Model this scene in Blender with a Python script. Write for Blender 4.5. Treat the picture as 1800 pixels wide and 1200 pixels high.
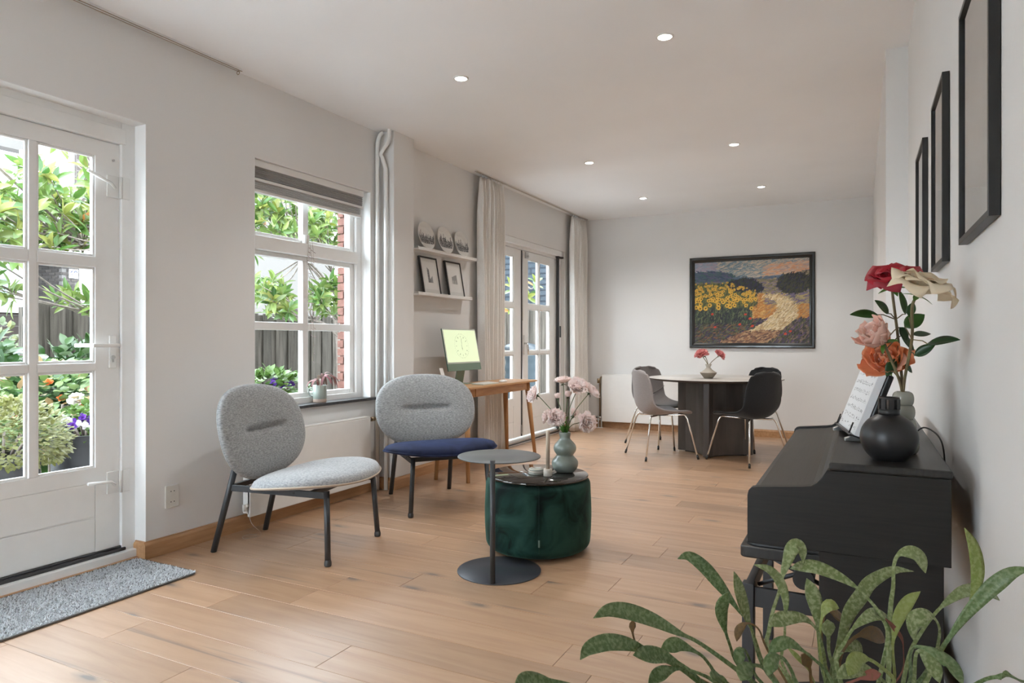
import bpy, bmesh, math, random
import numpy as np
from mathutils import Vector, Matrix
R = math.radians
scene = bpy.context.scene
COL = scene.collection
for o in list(bpy.data.objects):
    bpy.data.objects.remove(o)

# ------------------------------------------------------------------ camera, world, exposure
CAM_H = 1.12
YAW = math.atan2(613.0, 1200.0)
cam = bpy.data.cameras.new('camera')
cam.sensor_fit = 'HORIZONTAL'
cam.sensor_width = 36.0
cam.lens = 24.0
cam.clip_start = 0.05
cam_o = bpy.data.objects.new('camera', cam)
COL.objects.link(cam_o)
cam_o.location = (0, 0, CAM_H)
cam_o.rotation_euler = (R(90), 0, YAW)
scene.camera = cam_o

world = bpy.data.worlds.new('overcast_sky')
scene.world = world
world.use_nodes = True
bg = world.node_tree.nodes['Background']
bg.inputs[0].default_value = (0.80, 0.91, 1.0, 1)
bg.inputs[1].default_value = 8.2

scene.view_settings.view_transform = 'Standard'
scene.view_settings.look = 'None'
scene.view_settings.gamma = 1.0
scene.view_settings.use_curve_mapping = False
scene.view_settings.exposure = 1.02
SPOT_W = 32.0
scene.cycles.max_bounces = 10
scene.cycles.diffuse_bounces = 6
scene.cycles.glossy_bounces = 4
scene.cycles.transparent_max_bounces = 16
scene.cycles.caustics_reflective = False
scene.cycles.caustics_refractive = False
scene.cycles.sample_clamp_indirect = 8.0
scene.cycles.use_denoising = True

# ------------------------------------------------------------------ helpers
def V(*a):
    return Vector(a)

class MB:
    """collects shapes; build() links them as one mesh object"""
    def __init__(s):
        s.v = []; s.f = []; s.sm = []
    def add(s, vs, fs, smooth=False):
        k = len(s.v)
        s.v += [tuple(p) for p in vs]
        for f in fs:
            s.f.append(tuple(i + k for i in f)); s.sm.append(smooth)
        return s
    def box(s, a, b):
        (x0, y0, z0), (x1, y1, z1) = a, b
        x0, x1 = min(x0, x1), max(x0, x1); y0, y1 = min(y0, y1), max(y0, y1); z0, z1 = min(z0, z1), max(z0, z1)
        return s.add([(x0,y0,z0),(x1,y0,z0),(x1,y1,z0),(x0,y1,z0),(x0,y0,z1),(x1,y0,z1),(x1,y1,z1),(x0,y1,z1)],
                     [(0,3,2,1),(4,5,6,7),(0,1,5,4),(1,2,6,5),(2,3,7,6),(3,0,4,7)])
    def obox(s, c, size, m):
        """box of a size at c, turned by the 3x3 matrix m"""
        sx, sy, sz = (q / 2 for q in size)
        vs = [Vector(c) + m @ Vector(p) for p in
              [(-sx,-sy,-sz),(sx,-sy,-sz),(sx,sy,-sz),(-sx,sy,-sz),(-sx,-sy,sz),(sx,-sy,sz),(sx,sy,sz),(-sx,sy,sz)]]
        return s.add(vs, [(0,3,2,1),(4,5,6,7),(0,1,5,4),(1,2,6,5),(2,3,7,6),(3,0,4,7)])
    def tube(s, pts, r, n=10, caps=True, smooth=True):
        pts = [Vector(p) for p in pts]
        rs = r if isinstance(r, (list, tuple)) else [r] * len(pts)
        t0 = (pts[1] - pts[0]).normalized()
        ref = V(0, 0, 1) if abs(t0.z) < 0.9 else V(1, 0, 0)
        nrm = t0.cross(ref).normalized()
        vs = []
        for i, p in enumerate(pts):
            if i == 0: t = pts[1] - p
            elif i == len(pts) - 1: t = p - pts[i - 1]
            else: t = (pts[i + 1] - pts[i - 1])
            t = t.normalized()
            nrm = (nrm - t * nrm.dot(t))
            nrm = nrm.normalized() if nrm.length > 1e-6 else t.orthogonal().normalized()
            b = t.cross(nrm)
            for k in range(n):
                a = 2 * math.pi * k / n
                vs.append(p + (nrm * math.cos(a) + b * math.sin(a)) * rs[i])
        fs = [(i*n+k, i*n+(k+1) % n, (i+1)*n+(k+1) % n, (i+1)*n+k) for i in range(len(pts)-1) for k in range(n)]
        s.add(vs, fs, smooth)
        if caps:
            k0 = len(s.v) - len(vs)
            s.f.append(tuple(range(k0 + n - 1, k0 - 1, -1))); s.sm.append(False)
            e = k0 + (len(pts) - 1) * n
            s.f.append(tuple(range(e, e + n))); s.sm.append(False)
        return s
    def lathe(s, prof, n=32, c=(0, 0, 0), smooth=True):
        vs = []
        for (r, z) in prof:
            for k in range(n):
                a = 2 * math.pi * k / n
                vs.append((c[0] + r * math.cos(a), c[1] + r * math.sin(a), c[2] + z))
        fs = [(i*n+k, i*n+(k+1) % n, (i+1)*n+(k+1) % n, (i+1)*n+k) for i in range(len(prof)-1) for k in range(n)]
        return s.add(vs, fs, smooth)
    def disc(s, c, r, n=32, up=True):
        vs = [(c[0] + r*math.cos(2*math.pi*k/n), c[1] + r*math.sin(2*math.pi*k/n), c[2]) for k in range(n)]
        return s.add(vs, [tuple(range(n)) if up else tuple(range(n-1, -1, -1))])
    def cyl(s, c, r, h, n=32):
        s.lathe([(r, 0), (r, h)], n, c)
        s.disc((c[0], c[1], c[2] + h), r, n); s.disc(c, r, n, False)
        return s
    def prism(s, poly, a0, a1, axis='y', smooth=False):
        """poly of (u, w); axis is the extrusion axis: y -> (x, z), x -> (y, z), z -> (x, y)"""
        def p3(u, w, t):
            return {'y': (u, t, w), 'x': (t, u, w), 'z': (u, w, t)}[axis]
        n = len(poly)
        vs = [p3(u, w, a0) for u, w in poly] + [p3(u, w, a1) for u, w in poly]
        fs = [tuple(range(n)), tuple(range(2*n-1, n-1, -1))]
        k = len(s.v)
        s.add(vs, fs)
        for i in range(n):
            s.f.append((k+i, k+n+i, k+n+(i+1) % n, k+(i+1) % n)); s.sm.append(smooth)
        return s
    def grid(s, fn, nu, nv, cu=False, smooth=True):
        vs = [fn(i / (nu if cu else nu - 1), j / (nv - 1)) for i in range(nu) for j in range(nv)]
        fs = []
        for i in range(nu if cu else nu - 1):
            for j in range(nv - 1):
                i2 = (i + 1) % nu
                fs.append((i*nv+j, i2*nv+j, i2*nv+j+1, i*nv+j+1))
        return s.add(vs, fs, smooth)
    def mesh(s, name, mat):
        me = bpy.data.meshes.new(name)
        me.from_pydata(s.v, [], s.f)
        me.polygons.foreach_set('use_smooth', s.sm)
        if mat: me.materials.append(mat)
        bm = bmesh.new(); bm.from_mesh(me)
        bmesh.ops.recalc_face_normals(bm, faces=bm.faces)
        bm.to_mesh(me); bm.free()
        return me
    def build(s, name, mat, parent=None, loc=None, rot=None, bevel=0, sub=0, solid=0, raw=False):
        if raw:
            me = bpy.data.meshes.new(name); me.from_pydata(s.v, [], s.f)
            me.polygons.foreach_set('use_smooth', s.sm); me.materials.append(mat)
        else:
            me = s.mesh(name, mat)
        return link(name, me, parent, loc, rot, bevel, sub, solid)

def link(name, me, parent=None, loc=None, rot=None, bevel=0, sub=0, solid=0):
    o = bpy.data.objects.new(name, me); COL.objects.link(o)
    if parent: o.parent = parent
    if loc is not None: o.location = loc
    if rot is not None: o.rotation_euler = rot
    if solid:
        m = o.modifiers.new('solid', 'SOLIDIFY'); m.thickness = solid; m.offset = 0
    if bevel:
        m = o.modifiers.new('bevel', 'BEVEL'); m.width = bevel; m.segments = 2; m.limit_method = 'ANGLE'; m.angle_limit = R(40)
        m.harden_normals = False
    if sub:
        m = o.modifiers.new('sub', 'SUBSURF'); m.levels = sub; m.render_levels = sub
    return o

def tag(o, label, cat=None, group=None, kind=None):
    o['label'] = label
    if cat: o['category'] = cat
    if group: o['group'] = group
    if kind: o['kind'] = kind
    return o

def thing(name, label, cat, loc=(0, 0, 0), rz=0.0, group=None, kind=None):
    o = bpy.data.objects.new(name, None); COL.objects.link(o)
    o.empty_display_size = 0.1
    o.location = loc; o.rotation_euler = (0, 0, rz)
    return tag(o, label, cat, group, kind)

def struct(o, label):
    o['kind'] = 'structure'; o['label'] = label
    return o

def children(o):
    return [c for c in bpy.data.objects if c.parent == o]

def copy_tree(o, parent=None):
    c = o.copy(); COL.objects.link(c); c.parent = parent
    for ch in children(o): copy_tree(ch, c)
    return c

def catmull(pts, n=6):
    pts = [Vector(p) for p in pts]
    P = [pts[0] * 2 - pts[1]] + pts + [pts[-1] * 2 - pts[-2]]
    out = []
    for i in range(1, len(P) - 2):
        a, b, c, d = P[i-1], P[i], P[i+1], P[i+2]
        for k in range(n):
            t = k / n
            out.append(0.5 * ((2*b) + (c-a)*t + (2*a-5*b+4*c-d)*t*t + (3*b-a-3*c+d)*t*t*t))
    out.append(pts[-1])
    return out

# ------------------------------------------------------------------ materials
def lin(r, g, b):
    f = lambda c: (c/255/12.92) if c/255 <= 0.04045 else ((c/255+0.055)/1.055)**2.4
    return (f(r), f(g), f(b), 1)

class NT:
    def __init__(s, name):
        s.m = bpy.data.materials.new(name); s.m.use_nodes = True
        s.t = s.m.node_tree; s.b = s.t.nodes['Principled BSDF']
    def n(s, typ, **kw):
        nd = s.t.nodes.new(typ)
        for k, v in kw.items():
            if k.startswith('i_'):
                key = k[2:].replace('_', ' ')
                nd.inputs[key].default_value = v
            else: setattr(nd, k, v)
        return nd
    def l(s, a, ao, b, bi):
        s.t.links.new(a.outputs[ao], b.inputs[bi])
    def coords(s, scale=(1, 1, 1), kind='Object', rand=False):
        tc = s.n('ShaderNodeTexCoord'); mp = s.n('ShaderNodeMapping')
        mp.inputs['Scale'].default_value = scale
        s.l(tc, kind, mp, 'Vector')
        if rand:
            oi = s.n('ShaderNodeObjectInfo'); ml = s.n('ShaderNodeVectorMath', operation='SCALE')
            cb = s.n('ShaderNodeCombineXYZ')
            for k in range(3): s.l(oi, 'Random', cb, k)
            s.l(cb, 0, ml, 0); ml.inputs['Scale'].default_value = 37.0
            s.l(ml, 0, mp, 'Location')
        return mp
    def ramp(s, src, out, stops):
        r = s.n('ShaderNodeValToRGB')
        el = r.color_ramp.elements
        el[0].position, el[0].color = stops[0]
        el[1].position, el[1].color = stops[-1]
        for p, c in stops[1:-1]:
            e = el.new(p); e.color = c
        s.l(src, out, r, 'Fac')
        return r
    def bump(s, src, out, strength=0.2, dist=0.01):
        b = s.n('ShaderNodeBump'); b.inputs['Strength'].default_value = strength; b.inputs['Distance'].default_value = dist
        s.l(src, out, b, 'Height'); s.l(b, 'Normal', s.b, 'Normal')
        return b
    def set(s, color=None, rough=None, metal=None, spec=None, coat=None, sheen=None, trans=None, ior=None):
        I = s.b.inputs
        if color is not None: I['Base Color'].default_value = color
        if rough is not None: I['Roughness'].default_value = rough
        if metal is not None: I['Metallic'].default_value = metal
        if spec is not None: I['Specular IOR Level'].default_value = spec
        if coat is not None: I['Coat Weight'].default_value = coat
        if sheen is not None: I['Sheen Weight'].default_value = sheen
        if trans is not None: I['Transmission Weight'].default_value = trans
        if ior is not None: I['IOR'].default_value = ior
        return s

def plain(name, color, rough=0.5, metal=0.0, spec=0.5, coat=0.0, sheen=0.0):
    """colour with a faint tonal grain of its own"""
    t = NT(name).set(color, rough, metal, spec, coat, sheen)
    mp = t.coords((1, 1, 1)); nz = t.n('ShaderNodeTexNoise'); nz.inputs['Scale'].default_value = 14.0; nz.inputs['Detail'].default_value = 3
    t.l(mp, 0, nz, 'Vector')
    c = Vector(color[:3])
    r = t.ramp(nz, 0, [(0.3, (*(c * 0.985), 1)), (0.7, (*(c * 1.012), 1))])
    t.l(r, 0, t.b, 'Base Color')
    return t.m

def noisy(name, c1, c2, scale=20, rough=0.6, bump=0.0, dist=0.005, stretch=(1, 1, 1), detail=5, spec=0.5, sheen=0, lo=0.35, hi=0.65, rand=False, metal=0, coat=0):
    t = NT(name).set(c1, rough, metal, spec, coat, sheen)
    mp = t.coords(stretch, rand=rand); nz = t.n('ShaderNodeTexNoise')
    nz.inputs['Scale'].default_value = scale; nz.inputs['Detail'].default_value = detail
    t.l(mp, 0, nz, 'Vector')
    r = t.ramp(nz, 0, [(lo, c1), (hi, c2)])
    t.l(r, 0, t.b, 'Base Color')
    if bump: t.bump(nz, 0, bump, dist)
    return t.m

def leafmat(name, c1, c2, transl=0.35, rough=0.4, rand_obj=True):
    """leaf: diffuse and glossy front mixed with light passing through; tone varies leaf by leaf"""
    t = NT(name).set(c1, rough, 0, 0.4)
    if rand_obj:
        s0 = t.n('ShaderNodeObjectInfo'); out = 'Random'
    else:
        s0 = t.n('ShaderNodeNewGeometry'); out = 'Random Per Island'
    r = t.ramp(s0, out, [(0.0, c1), (1.0, c2)])
    t.l(r, 0, t.b, 'Base Color')
    tr = t.n('ShaderNodeBsdfTranslucent'); t.l(r, 0, tr, 'Color')
    mx = t.n('ShaderNodeMixShader'); mx.inputs[0].default_value = transl
    t.l(t.b, 0, mx, 1); t.l(tr, 0, mx, 2)
    t.l(mx, 0, t.t.nodes['Material Output'], 'Surface')
    return t.m

def glassmat(name, tint=(1, 1, 1, 1)):
    t = NT(name)
    tr = t.n('ShaderNodeBsdfTransparent'); tr.inputs[0].default_value = tint
    gl = t.n('ShaderNodeBsdfGlossy'); gl.inputs['Roughness'].default_value = 0.02
    fr = t.n('ShaderNodeFresnel'); fr.inputs['IOR'].default_value = 1.25
    mx = t.n('ShaderNodeMixShader')
    ge = t.n('ShaderNodeNewGeometry'); iv = t.n('ShaderNodeMath', operation='SUBTRACT'); iv.inputs[0].default_value = 1.0
    ml = t.n('ShaderNodeMath', operation='MULTIPLY')
    t.l(ge, 'Backfacing', iv, 1); t.l(fr, 0, ml, 0); t.l(iv, 0, ml, 1)
    t.l(ml, 0, mx, 0); t.l(tr, 0, mx, 1); t.l(gl, 0, mx, 2)
    t.l(mx, 0, t.t.nodes['Material Output'], 'Surface')
    return t.m

def attrmat(name, rough=0.6, spec=0.3, emit=0.0):
    t = NT(name).set((1, 1, 1, 1), rough, 0, spec)
    a = t.n('ShaderNodeVertexColor'); a.layer_name = 'Col'
    t.l(a, 0, t.b, 'Base Color')
    if emit:
        t.l(a, 0, t.b, 'Emission Color'); t.b.inputs['Emission Strength'].default_value = emit
    return t.m

M = {}
def wallmat(name, c):
    t = NT(name).set(c, 0.85, 0, 0.2)
    mp = t.coords(); nz = t.n('ShaderNodeTexNoise'); nz.inputs['Scale'].default_value = 60; nz.inputs['Detail'].default_value = 6
    t.l(mp, 0, nz, 'Vector'); t.bump(nz, 0, 0.12, 0.003)
    n2 = t.n('ShaderNodeTexNoise'); n2.inputs['Scale'].default_value = 1.2; n2.inputs['Detail'].default_value = 2
    t.l(mp, 0, n2, 'Vector')
    cv = Vector(c[:3])
    r = t.ramp(n2, 0, [(0.3, (*(cv*0.97), 1)), (0.7, (*(cv*1.02), 1))]); t.l(r, 0, t.b, 'Base Color')
    return t.m
M['wall'] = wallmat('wall_plaster', (0.75, 0.742, 0.728, 1))
M['ceiling'] = wallmat('ceiling_plaster', (0.90, 0.912, 0.925, 1))
M['white'] = plain('white_paint', (0.80, 0.80, 0.785, 1), 0.35)
M['white_rad'] = plain('radiator_enamel', (0.80, 0.79, 0.765, 1), 0.3)
M['reveal'] = plain('white_reveal_plaster', (0.80, 0.80, 0.79, 1), 0.7)
M['white_metal'] = plain('white_metal', (0.78, 0.78, 0.76, 1), 0.25, 0.0)
M['glass'] = glassmat('window_glass')
M['rubber'] = plain('dark_rubber', (0.04, 0.04, 0.042, 1), 0.5)
M['black_metal'] = plain('black_powder_coat', (0.028, 0.030, 0.033, 1), 0.45, 0.0, 0.5)
M['black'] = plain('black_plastic', (0.012, 0.012, 0.012, 1), 0.4)
M['chrome'] = plain('chrome', (0.72, 0.70, 0.67, 1), 0.12, 1.0)
M['brass'] = plain('aged_brass', (0.32, 0.24, 0.15, 1), 0.35, 1.0)
M['alu'] = plain('aluminium', (0.55, 0.55, 0.55, 1), 0.35, 1.0)
M['stone_sill'] = noisy('dark_stone', (0.030, 0.032, 0.036, 1), (0.055, 0.058, 0.064, 1), 40, 0.3)
def curtain_mat():
    t = NT('linen_curtain').set((0.8, 0.78, 0.73, 1), 0.9, 0, 0.1)
    mp = t.coords((1, 1, 0.3)); nz = t.n('ShaderNodeTexNoise'); nz.inputs['Scale'].default_value = 260; t.l(mp, 0, nz, 'Vector')
    r = t.ramp(nz, 0, [(0.35, (0.85, 0.83, 0.79, 1)), (0.65, (0.91, 0.89, 0.86, 1))]); t.l(r, 0, t.b, 'Base Color'); t.bump(nz, 0, 0.15, 0.002)
    tr = t.n('ShaderNodeBsdfTranslucent'); t.l(r, 0, tr, 'Color'); ms = t.n('ShaderNodeMixShader'); ms.inputs[0].default_value = 0.07
    t.l(t.b, 0, ms, 1); t.l(tr, 0, ms, 2); t.l(ms, 0, t.t.nodes['Material Output'], 'Surface')
    return t.m
M['curtain'] = curtain_mat()

def oak_floor():
    t = NT('oak_plank').set((0.4, 0.26, 0.15, 1), 0.42, 0, 0.6, coat=0.75)
    t.b.inputs['Coat Roughness'].default_value = 0.36; t.b.inputs['Coat IOR'].default_value = 1.58
    mp = t.coords((0.5, 5.0, 5.0), rand=True)
    n1 = t.n('ShaderNodeTexNoise'); n1.inputs['Scale'].default_value = 4.0; n1.inputs['Detail'].default_value = 8; n1.inputs['Distortion'].default_value = 0.6
    t.l(mp, 0, n1, 'Vector')
    base = t.ramp(n1, 0, [(0.28, (0.345, 0.203, 0.112, 1)), (0.5, (0.40, 0.248, 0.145, 1)), (0.75, (0.45, 0.292, 0.180, 1))])
    # tone of each board
    oi = t.n('ShaderNodeObjectInfo')
    tone = t.ramp(oi, 'Random', [(0.0, (0.80, 0.77, 0.73, 1)), (0.12, (0.94, 0.92, 0.90, 1)), (0.5, (1.02, 1.0, 0.99, 1)), (1.0, (1.10, 1.08, 1.05, 1))])
    mul = t.n('ShaderNodeMix', data_type='RGBA', blend_type='MULTIPLY'); mul.inputs[0].default_value = 1.0
    t.l(base, 0, mul, 6); t.l(tone, 0, mul, 7)
    tw = t.n('ShaderNodeMix', data_type='RGBA', blend_type='MULTIPLY'); tw.inputs[0].default_value = 1.0
    at = t.n('ShaderNodeAttribute', attribute_type='OBJECT', attribute_name='tone')
    t.l(mul, 2, tw, 6); t.l(at, 'Color', tw, 7)
    # knots: small dark spots, and cracks: thin dark streaks
    mk = t.coords((1.6, 4.2, 4.0), rand=True)
    nw = t.n('ShaderNodeTexNoise'); nw.inputs['Scale'].default_value = 5; t.l(mk, 0, nw, 'Vector')
    av = t.n('ShaderNodeMix', data_type='VECTOR'); av.inputs[0].default_value = 0.12
    t.l(mk, 0, av, 4); t.l(nw, 'Color', av, 5)
    vo = t.n('ShaderNodeTexVoronoi', voronoi_dimensions='2D'); vo.inputs['Scale'].default_value = 1.0
    t.l(av, 1, vo, 'Vector')
    k0 = t.ramp(vo, 'Distance', [(0.030, (1, 1, 1, 1)), (0.060, (0.45, 0.45, 0.45, 1)), (0.13, (0, 0, 0, 1))])
    sx = t.n('ShaderNodeSeparateColor'); t.l(vo, 'Color', sx, 0); gt = t.n('ShaderNodeMath', operation='GREATER_THAN'); gt.inputs[1].default_value = 0.42; t.l(sx, 0, gt, 0)
    kn = t.n('ShaderNodeMath', operation='MULTIPLY'); t.l(k0, 0, kn, 0); t.l(gt, 0, kn, 1)
    mc = t.coords((0.35, 14.0, 14.0), rand=True)
    n3 = t.n('ShaderNodeTexNoise'); n3.inputs['Scale'].default_value = 2.1; n3.inputs['Detail'].default_value = 4; n3.inputs['Distortion'].default_value = 0.4
    t.l(mc, 0, n3, 'Vector')
    ck = t.ramp(n3, 0, [(0.655, (0, 0, 0, 1)), (0.73, (0.6, 0.6, 0.6, 1))])
    mx = t.n('ShaderNodeMath', operation='MAXIMUM'); t.l(kn, 0, mx, 0); t.l(ck, 0, mx, 1)
    fm = t.n('ShaderNodeMath', operation='MULTIPLY'); fm.inputs[1].default_value = 0.95; t.l(mx, 0, fm, 0)
    dk = t.n('ShaderNodeMix', data_type='RGBA'); t.l(fm, 0, dk, 0); t.l(tw, 2, dk, 6); dk.inputs[7].default_value = (0.10, 0.072, 0.055, 1)
    t.l(dk, 2, t.b, 'Base Color')
    n4 = t.n('ShaderNodeTexNoise'); n4.inputs['Scale'].default_value = 18; n4.inputs['Detail'].default_value = 3; t.l(mp, 0, n4, 'Vector')
    t.bump(n4, 0, 0.06, 0.002)
    rr = t.ramp(n1, 0, [(0.3, (0.50, 0.50, 0.50, 1)), (0.7, (0.36, 0.36, 0.36, 1))]); t.l(rr, 0, t.b, 'Roughness')
    return t.m
M['plank'] = oak_floor()
M['subfloor'] = plain('floor_joint_filler', (0.10, 0.065, 0.04, 1), 0.8)
M['oak'] = noisy('oak_trim', (0.40, 0.215, 0.10, 1), (0.52, 0.30, 0.155, 1), 5, 0.4, 0.05, 0.002, (9, 1, 9), 6, 0.4, lo=0.3, hi=0.7)
M['desk_wood'] = noisy('desk_oak', (0.44, 0.235, 0.105, 1), (0.58, 0.34, 0.17, 1), 5, 0.4, 0.03, 0.001, (8, 1, 8), 6, 0.4, lo=0.3, hi=0.7)
M['desk_leg'] = noisy('desk_leg_oak', (0.40, 0.205, 0.085, 1), (0.50, 0.28, 0.13, 1), 5, 0.4, 0.03, 0.001, (9, 9, 1), 6, 0.4, lo=0.3, hi=0.7)
M['piano'] = noisy('black_brown_woodgrain', (0.0065, 0.0055, 0.005, 1), (0.012, 0.0102, 0.009, 1), 6, 0.45, 0.12, 0.001, (1.2, 1.2, 26), 6, 0.4, lo=0.35, hi=0.65)
M['piano_top'] = noisy('black_satin_woodgrain', (0.013, 0.012, 0.011, 1), (0.021, 0.0195, 0.018, 1), 6, 0.42, 0.08, 0.001, (26, 1.0, 4), 6, 0.5, lo=0.35, hi=0.65)
def fabric(name, c1, c2, scale=180, sheen=0.2, stretch=(1, 1, 1), bump=0.3):
    return noisy(name, c1, c2, scale, 0.95, bump, 0.003, stretch, 4, 0.1, sheen, 0.32, 0.68)
M['grey_fabric'] = fabric('grey_melange_fabric', (0.185, 0.192, 0.196, 1), (0.39, 0.398, 0.40, 1), 150, 0.3, (0.45, 0.45, 1.6))
M['grey_seat'] = fabric('light_grey_melange_fabric', (0.24, 0.25, 0.257, 1), (0.43, 0.44, 0.445, 1), 150, 0.3, (0.6, 0.6, 1.4))
def velvet(name, c1, c2, dark, scale, sheen, tint):
    t = NT(name).set(c1, 0.75, 0, 0.15, 0, sheen)
    t.b.inputs['Sheen Roughness'].default_value = 0.35
    t.b.inputs['Sheen Tint'].default_value = tint
    mp = t.coords(); nz = t.n('ShaderNodeTexNoise'); nz.inputs['Scale'].default_value = scale; nz.inputs['Detail'].default_value = 3; nz.inputs['Distortion'].default_value = 1.2
    t.l(mp, 0, nz, 'Vector')
    r = t.ramp(nz, 0, [(0.34, dark), (0.47, c1), (0.66, c2)]); t.l(r, 0, t.b, 'Base Color')
    n2 = t.n('ShaderNodeTexNoise'); n2.inputs['Scale'].default_value = 300; t.l(mp, 0, n2, 'Vector'); t.bump(n2, 0, 0.15, 0.002)
    return t.m
M['navy_velvet'] = velvet('navy_velvet', (0.008, 0.011, 0.030, 1), (0.015, 0.021, 0.055, 1), (0.004, 0.005, 0.013, 1), 7, 0.3, (0.2, 0.28, 0.6, 1))
M['green_velvet'] = velvet('green_velvet', (0.0065, 0.027, 0.020, 1), (0.015, 0.046, 0.035, 1), (0.0015, 0.006, 0.0055, 1), 6.5, 0.35, (0.2, 0.45, 0.36, 1))
M['tray_glass'] = plain('smoked_mirror', (0.09, 0.085, 0.08, 1), 0.05, 0.85)
M['celadon'] = noisy('celadon_glaze', (0.16, 0.19, 0.165, 1), (0.23, 0.265, 0.235, 1), 9, 0.28, coat=0.3)
M['grey_glaze'] = plain('grey_green_glaze', (0.30, 0.30, 0.255, 1), 0.12, 0, 0.5, 0.6)
M['candle'] = plain('beige_wax', (0.45, 0.37, 0.29, 1), 0.55)
M['marble'] = noisy('beige_travertine', (0.50, 0.44, 0.37, 1), (0.62, 0.57, 0.50, 1), 70, 0.6)
M['stem'] = plain('green_stem', (0.10, 0.15, 0.07, 1), 0.6)
M['brown_stem'] = noisy('olive_brown_stem', (0.14, 0.105, 0.055, 1), (0.20, 0.17, 0.08, 1), 30, 0.6)

# ------------------------------------------------------------------ structure: the room
XL, XR, YB, YR, H = -3.285, 0.228, 8.486, -2.6, 2.716
brk = noisy('red_facade_brick', (0.12, 0.052, 0.038, 1), (0.17, 0.078, 0.058, 1), 30, 0.9, 0.3, 0.004, rand=True)
def holed(axis, plane0, plane1, u0, u1, z0, z1, holes, mb=None):
    """wall slab with rectangular holes (ua, ub, za, zb); axis is the wall's normal"""
    mb = mb or MB()
    us = sorted({u0, u1, *[h[0] for h in holes], *[h[1] for h in holes]})
    for a, b in zip(us, us[1:]):
        cuts = sorted([(h[2], h[3]) for h in holes if h[0] <= a + 1e-6 and h[1] >= b - 1e-6])
        z = z0
        for (za, zb) in cuts + [(z1, z1)]:
            if za > z + 1e-6:
                if axis == 'x': mb.box((plane0, a, z), (plane1, b, za))
                else: mb.box((a, plane0, z), (b, plane1, za))
            z = max(z, zb)
    return mb

floor = MB().box((-3.6, YR, -0.10), (XR, 8.7, -0.014)).build('floor', M['subfloor'])
struct(floor, 'wide oak plank floor running across the whole room')
ROWW = 0.1903
known = {-1: [-2.545], 0: [-1.671], 1: [-2.456], 2: [-0.948], 3: [-2.165], 4: [-1.88, -0.624], 5: [-1.303], 6: [-1.01], 7: [-0.661],
         10: [-1.017], 13: [-0.95], 15: [-1.12], 16: [-0.74], 18: [-1.745, -1.113]}
rnd = random.Random(5)
def plank_mesh(x0, x1, y0, y1):
    g, c, t = 0.0008, 0.0009, 0.014
    cx, cy = (x0+x1)/2, (y0+y1)/2
    a, b = (x1-x0)/2 - g, (y1-y0)/2 - g
    vs = [(sx*a, sy*b, -t) for sx, sy in ((-1,-1),(1,-1),(1,1),(-1,1))]
    vs += [(sx*a, sy*b, -c*0.7) for sx, sy in ((-1,-1),(1,-1),(1,1),(-1,1))]
    vs += [(sx*(a-c), sy*(b-c), 0) for sx, sy in ((-1,-1),(1,-1),(1,1),(-1,1))]
    fs = [(8,9,10,11)]
    for k in range(4):
        fs += [(k, (k+1) % 4, 4+(k+1) % 4, 4+k), (4+k, 4+(k+1) % 4, 8+(k+1) % 4, 8+k)]
    me = bpy.data.meshes.new('plank'); me.from_pydata(vs, [], fs); me.materials.append(M['plank'])
    return me, (cx, cy, 0)
i0 = int(math.floor((YR - 1.782) / ROWW))
i = i0
while 1.782 + i * ROWW < YB:
    ya, yb = max(YR, 1.782 + i*ROWW), min(YB, 1.782 + (i+1)*ROWW)
    js = list(known.get(i, []))
    if not js:
        js = [rnd.uniform(-2.9, -0.4)]
    x = min(js)
    while x > XL + 0.5:
        x -= rnd.uniform(1.1, 1.9)
        if x > XL + 0.25: js.append(x)
    x = max(js)
    while x < XR - 0.4:
        x += rnd.uniform(1.1, 1.9)
        if x < XR - 0.25: js.append(x)
    xs = [XL] + sorted(js) + [XR]
    for a, b in zip(xs, xs[1:]):
        if yb - ya < 0.02: continue
        me, loc = plank_mesh(a, b, ya, yb)
        p = link('plank', me, floor, loc)
        tone = 0.70 if (i == 15 and abs(a + 1.12) < 0.01) else (0.82 if (i == 18 and abs(a + 1.113) < 0.01) else 1.0)
        p['tone'] = [tone, tone * 0.985, tone * 0.97, 1.0]
    i += 1

D1 = (0.48, 2.279, 0.0, 2.243)      # garden door opening
W1 = (2.985, 4.09, 0.685, 2.243)    # window opening
D2 = (5.82, 7.863, 0.0, 2.232)      # french door opening
wl = holed('x', -3.472, XL, YR, 8.70, -0.10, H, [(D1[0], D1[1], -0.10, D1[3]), W1, (D2[0], D2[1], -0.10, D2[3])]).build('wall_left', M['wall'])
struct(wl, 'off white plaster wall with the garden door and the window')
holed('x', -3.58, -3.472, YR, 8.70, -0.10, H, [(D1[0], D1[1]+0.02, -0.10, D1[3]), (W1[0]-0.01, W1[1], W1[2], W1[3]), (D2[0]-0.02, D2[1]+0.10, -0.10, D2[3])]).build('outer_leaf', brk, wl)
MB().box((XL, 4.19, 0), (-3.143, 4.449, H)).build('pier', M['wall'], wl, bevel=0.004)
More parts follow.
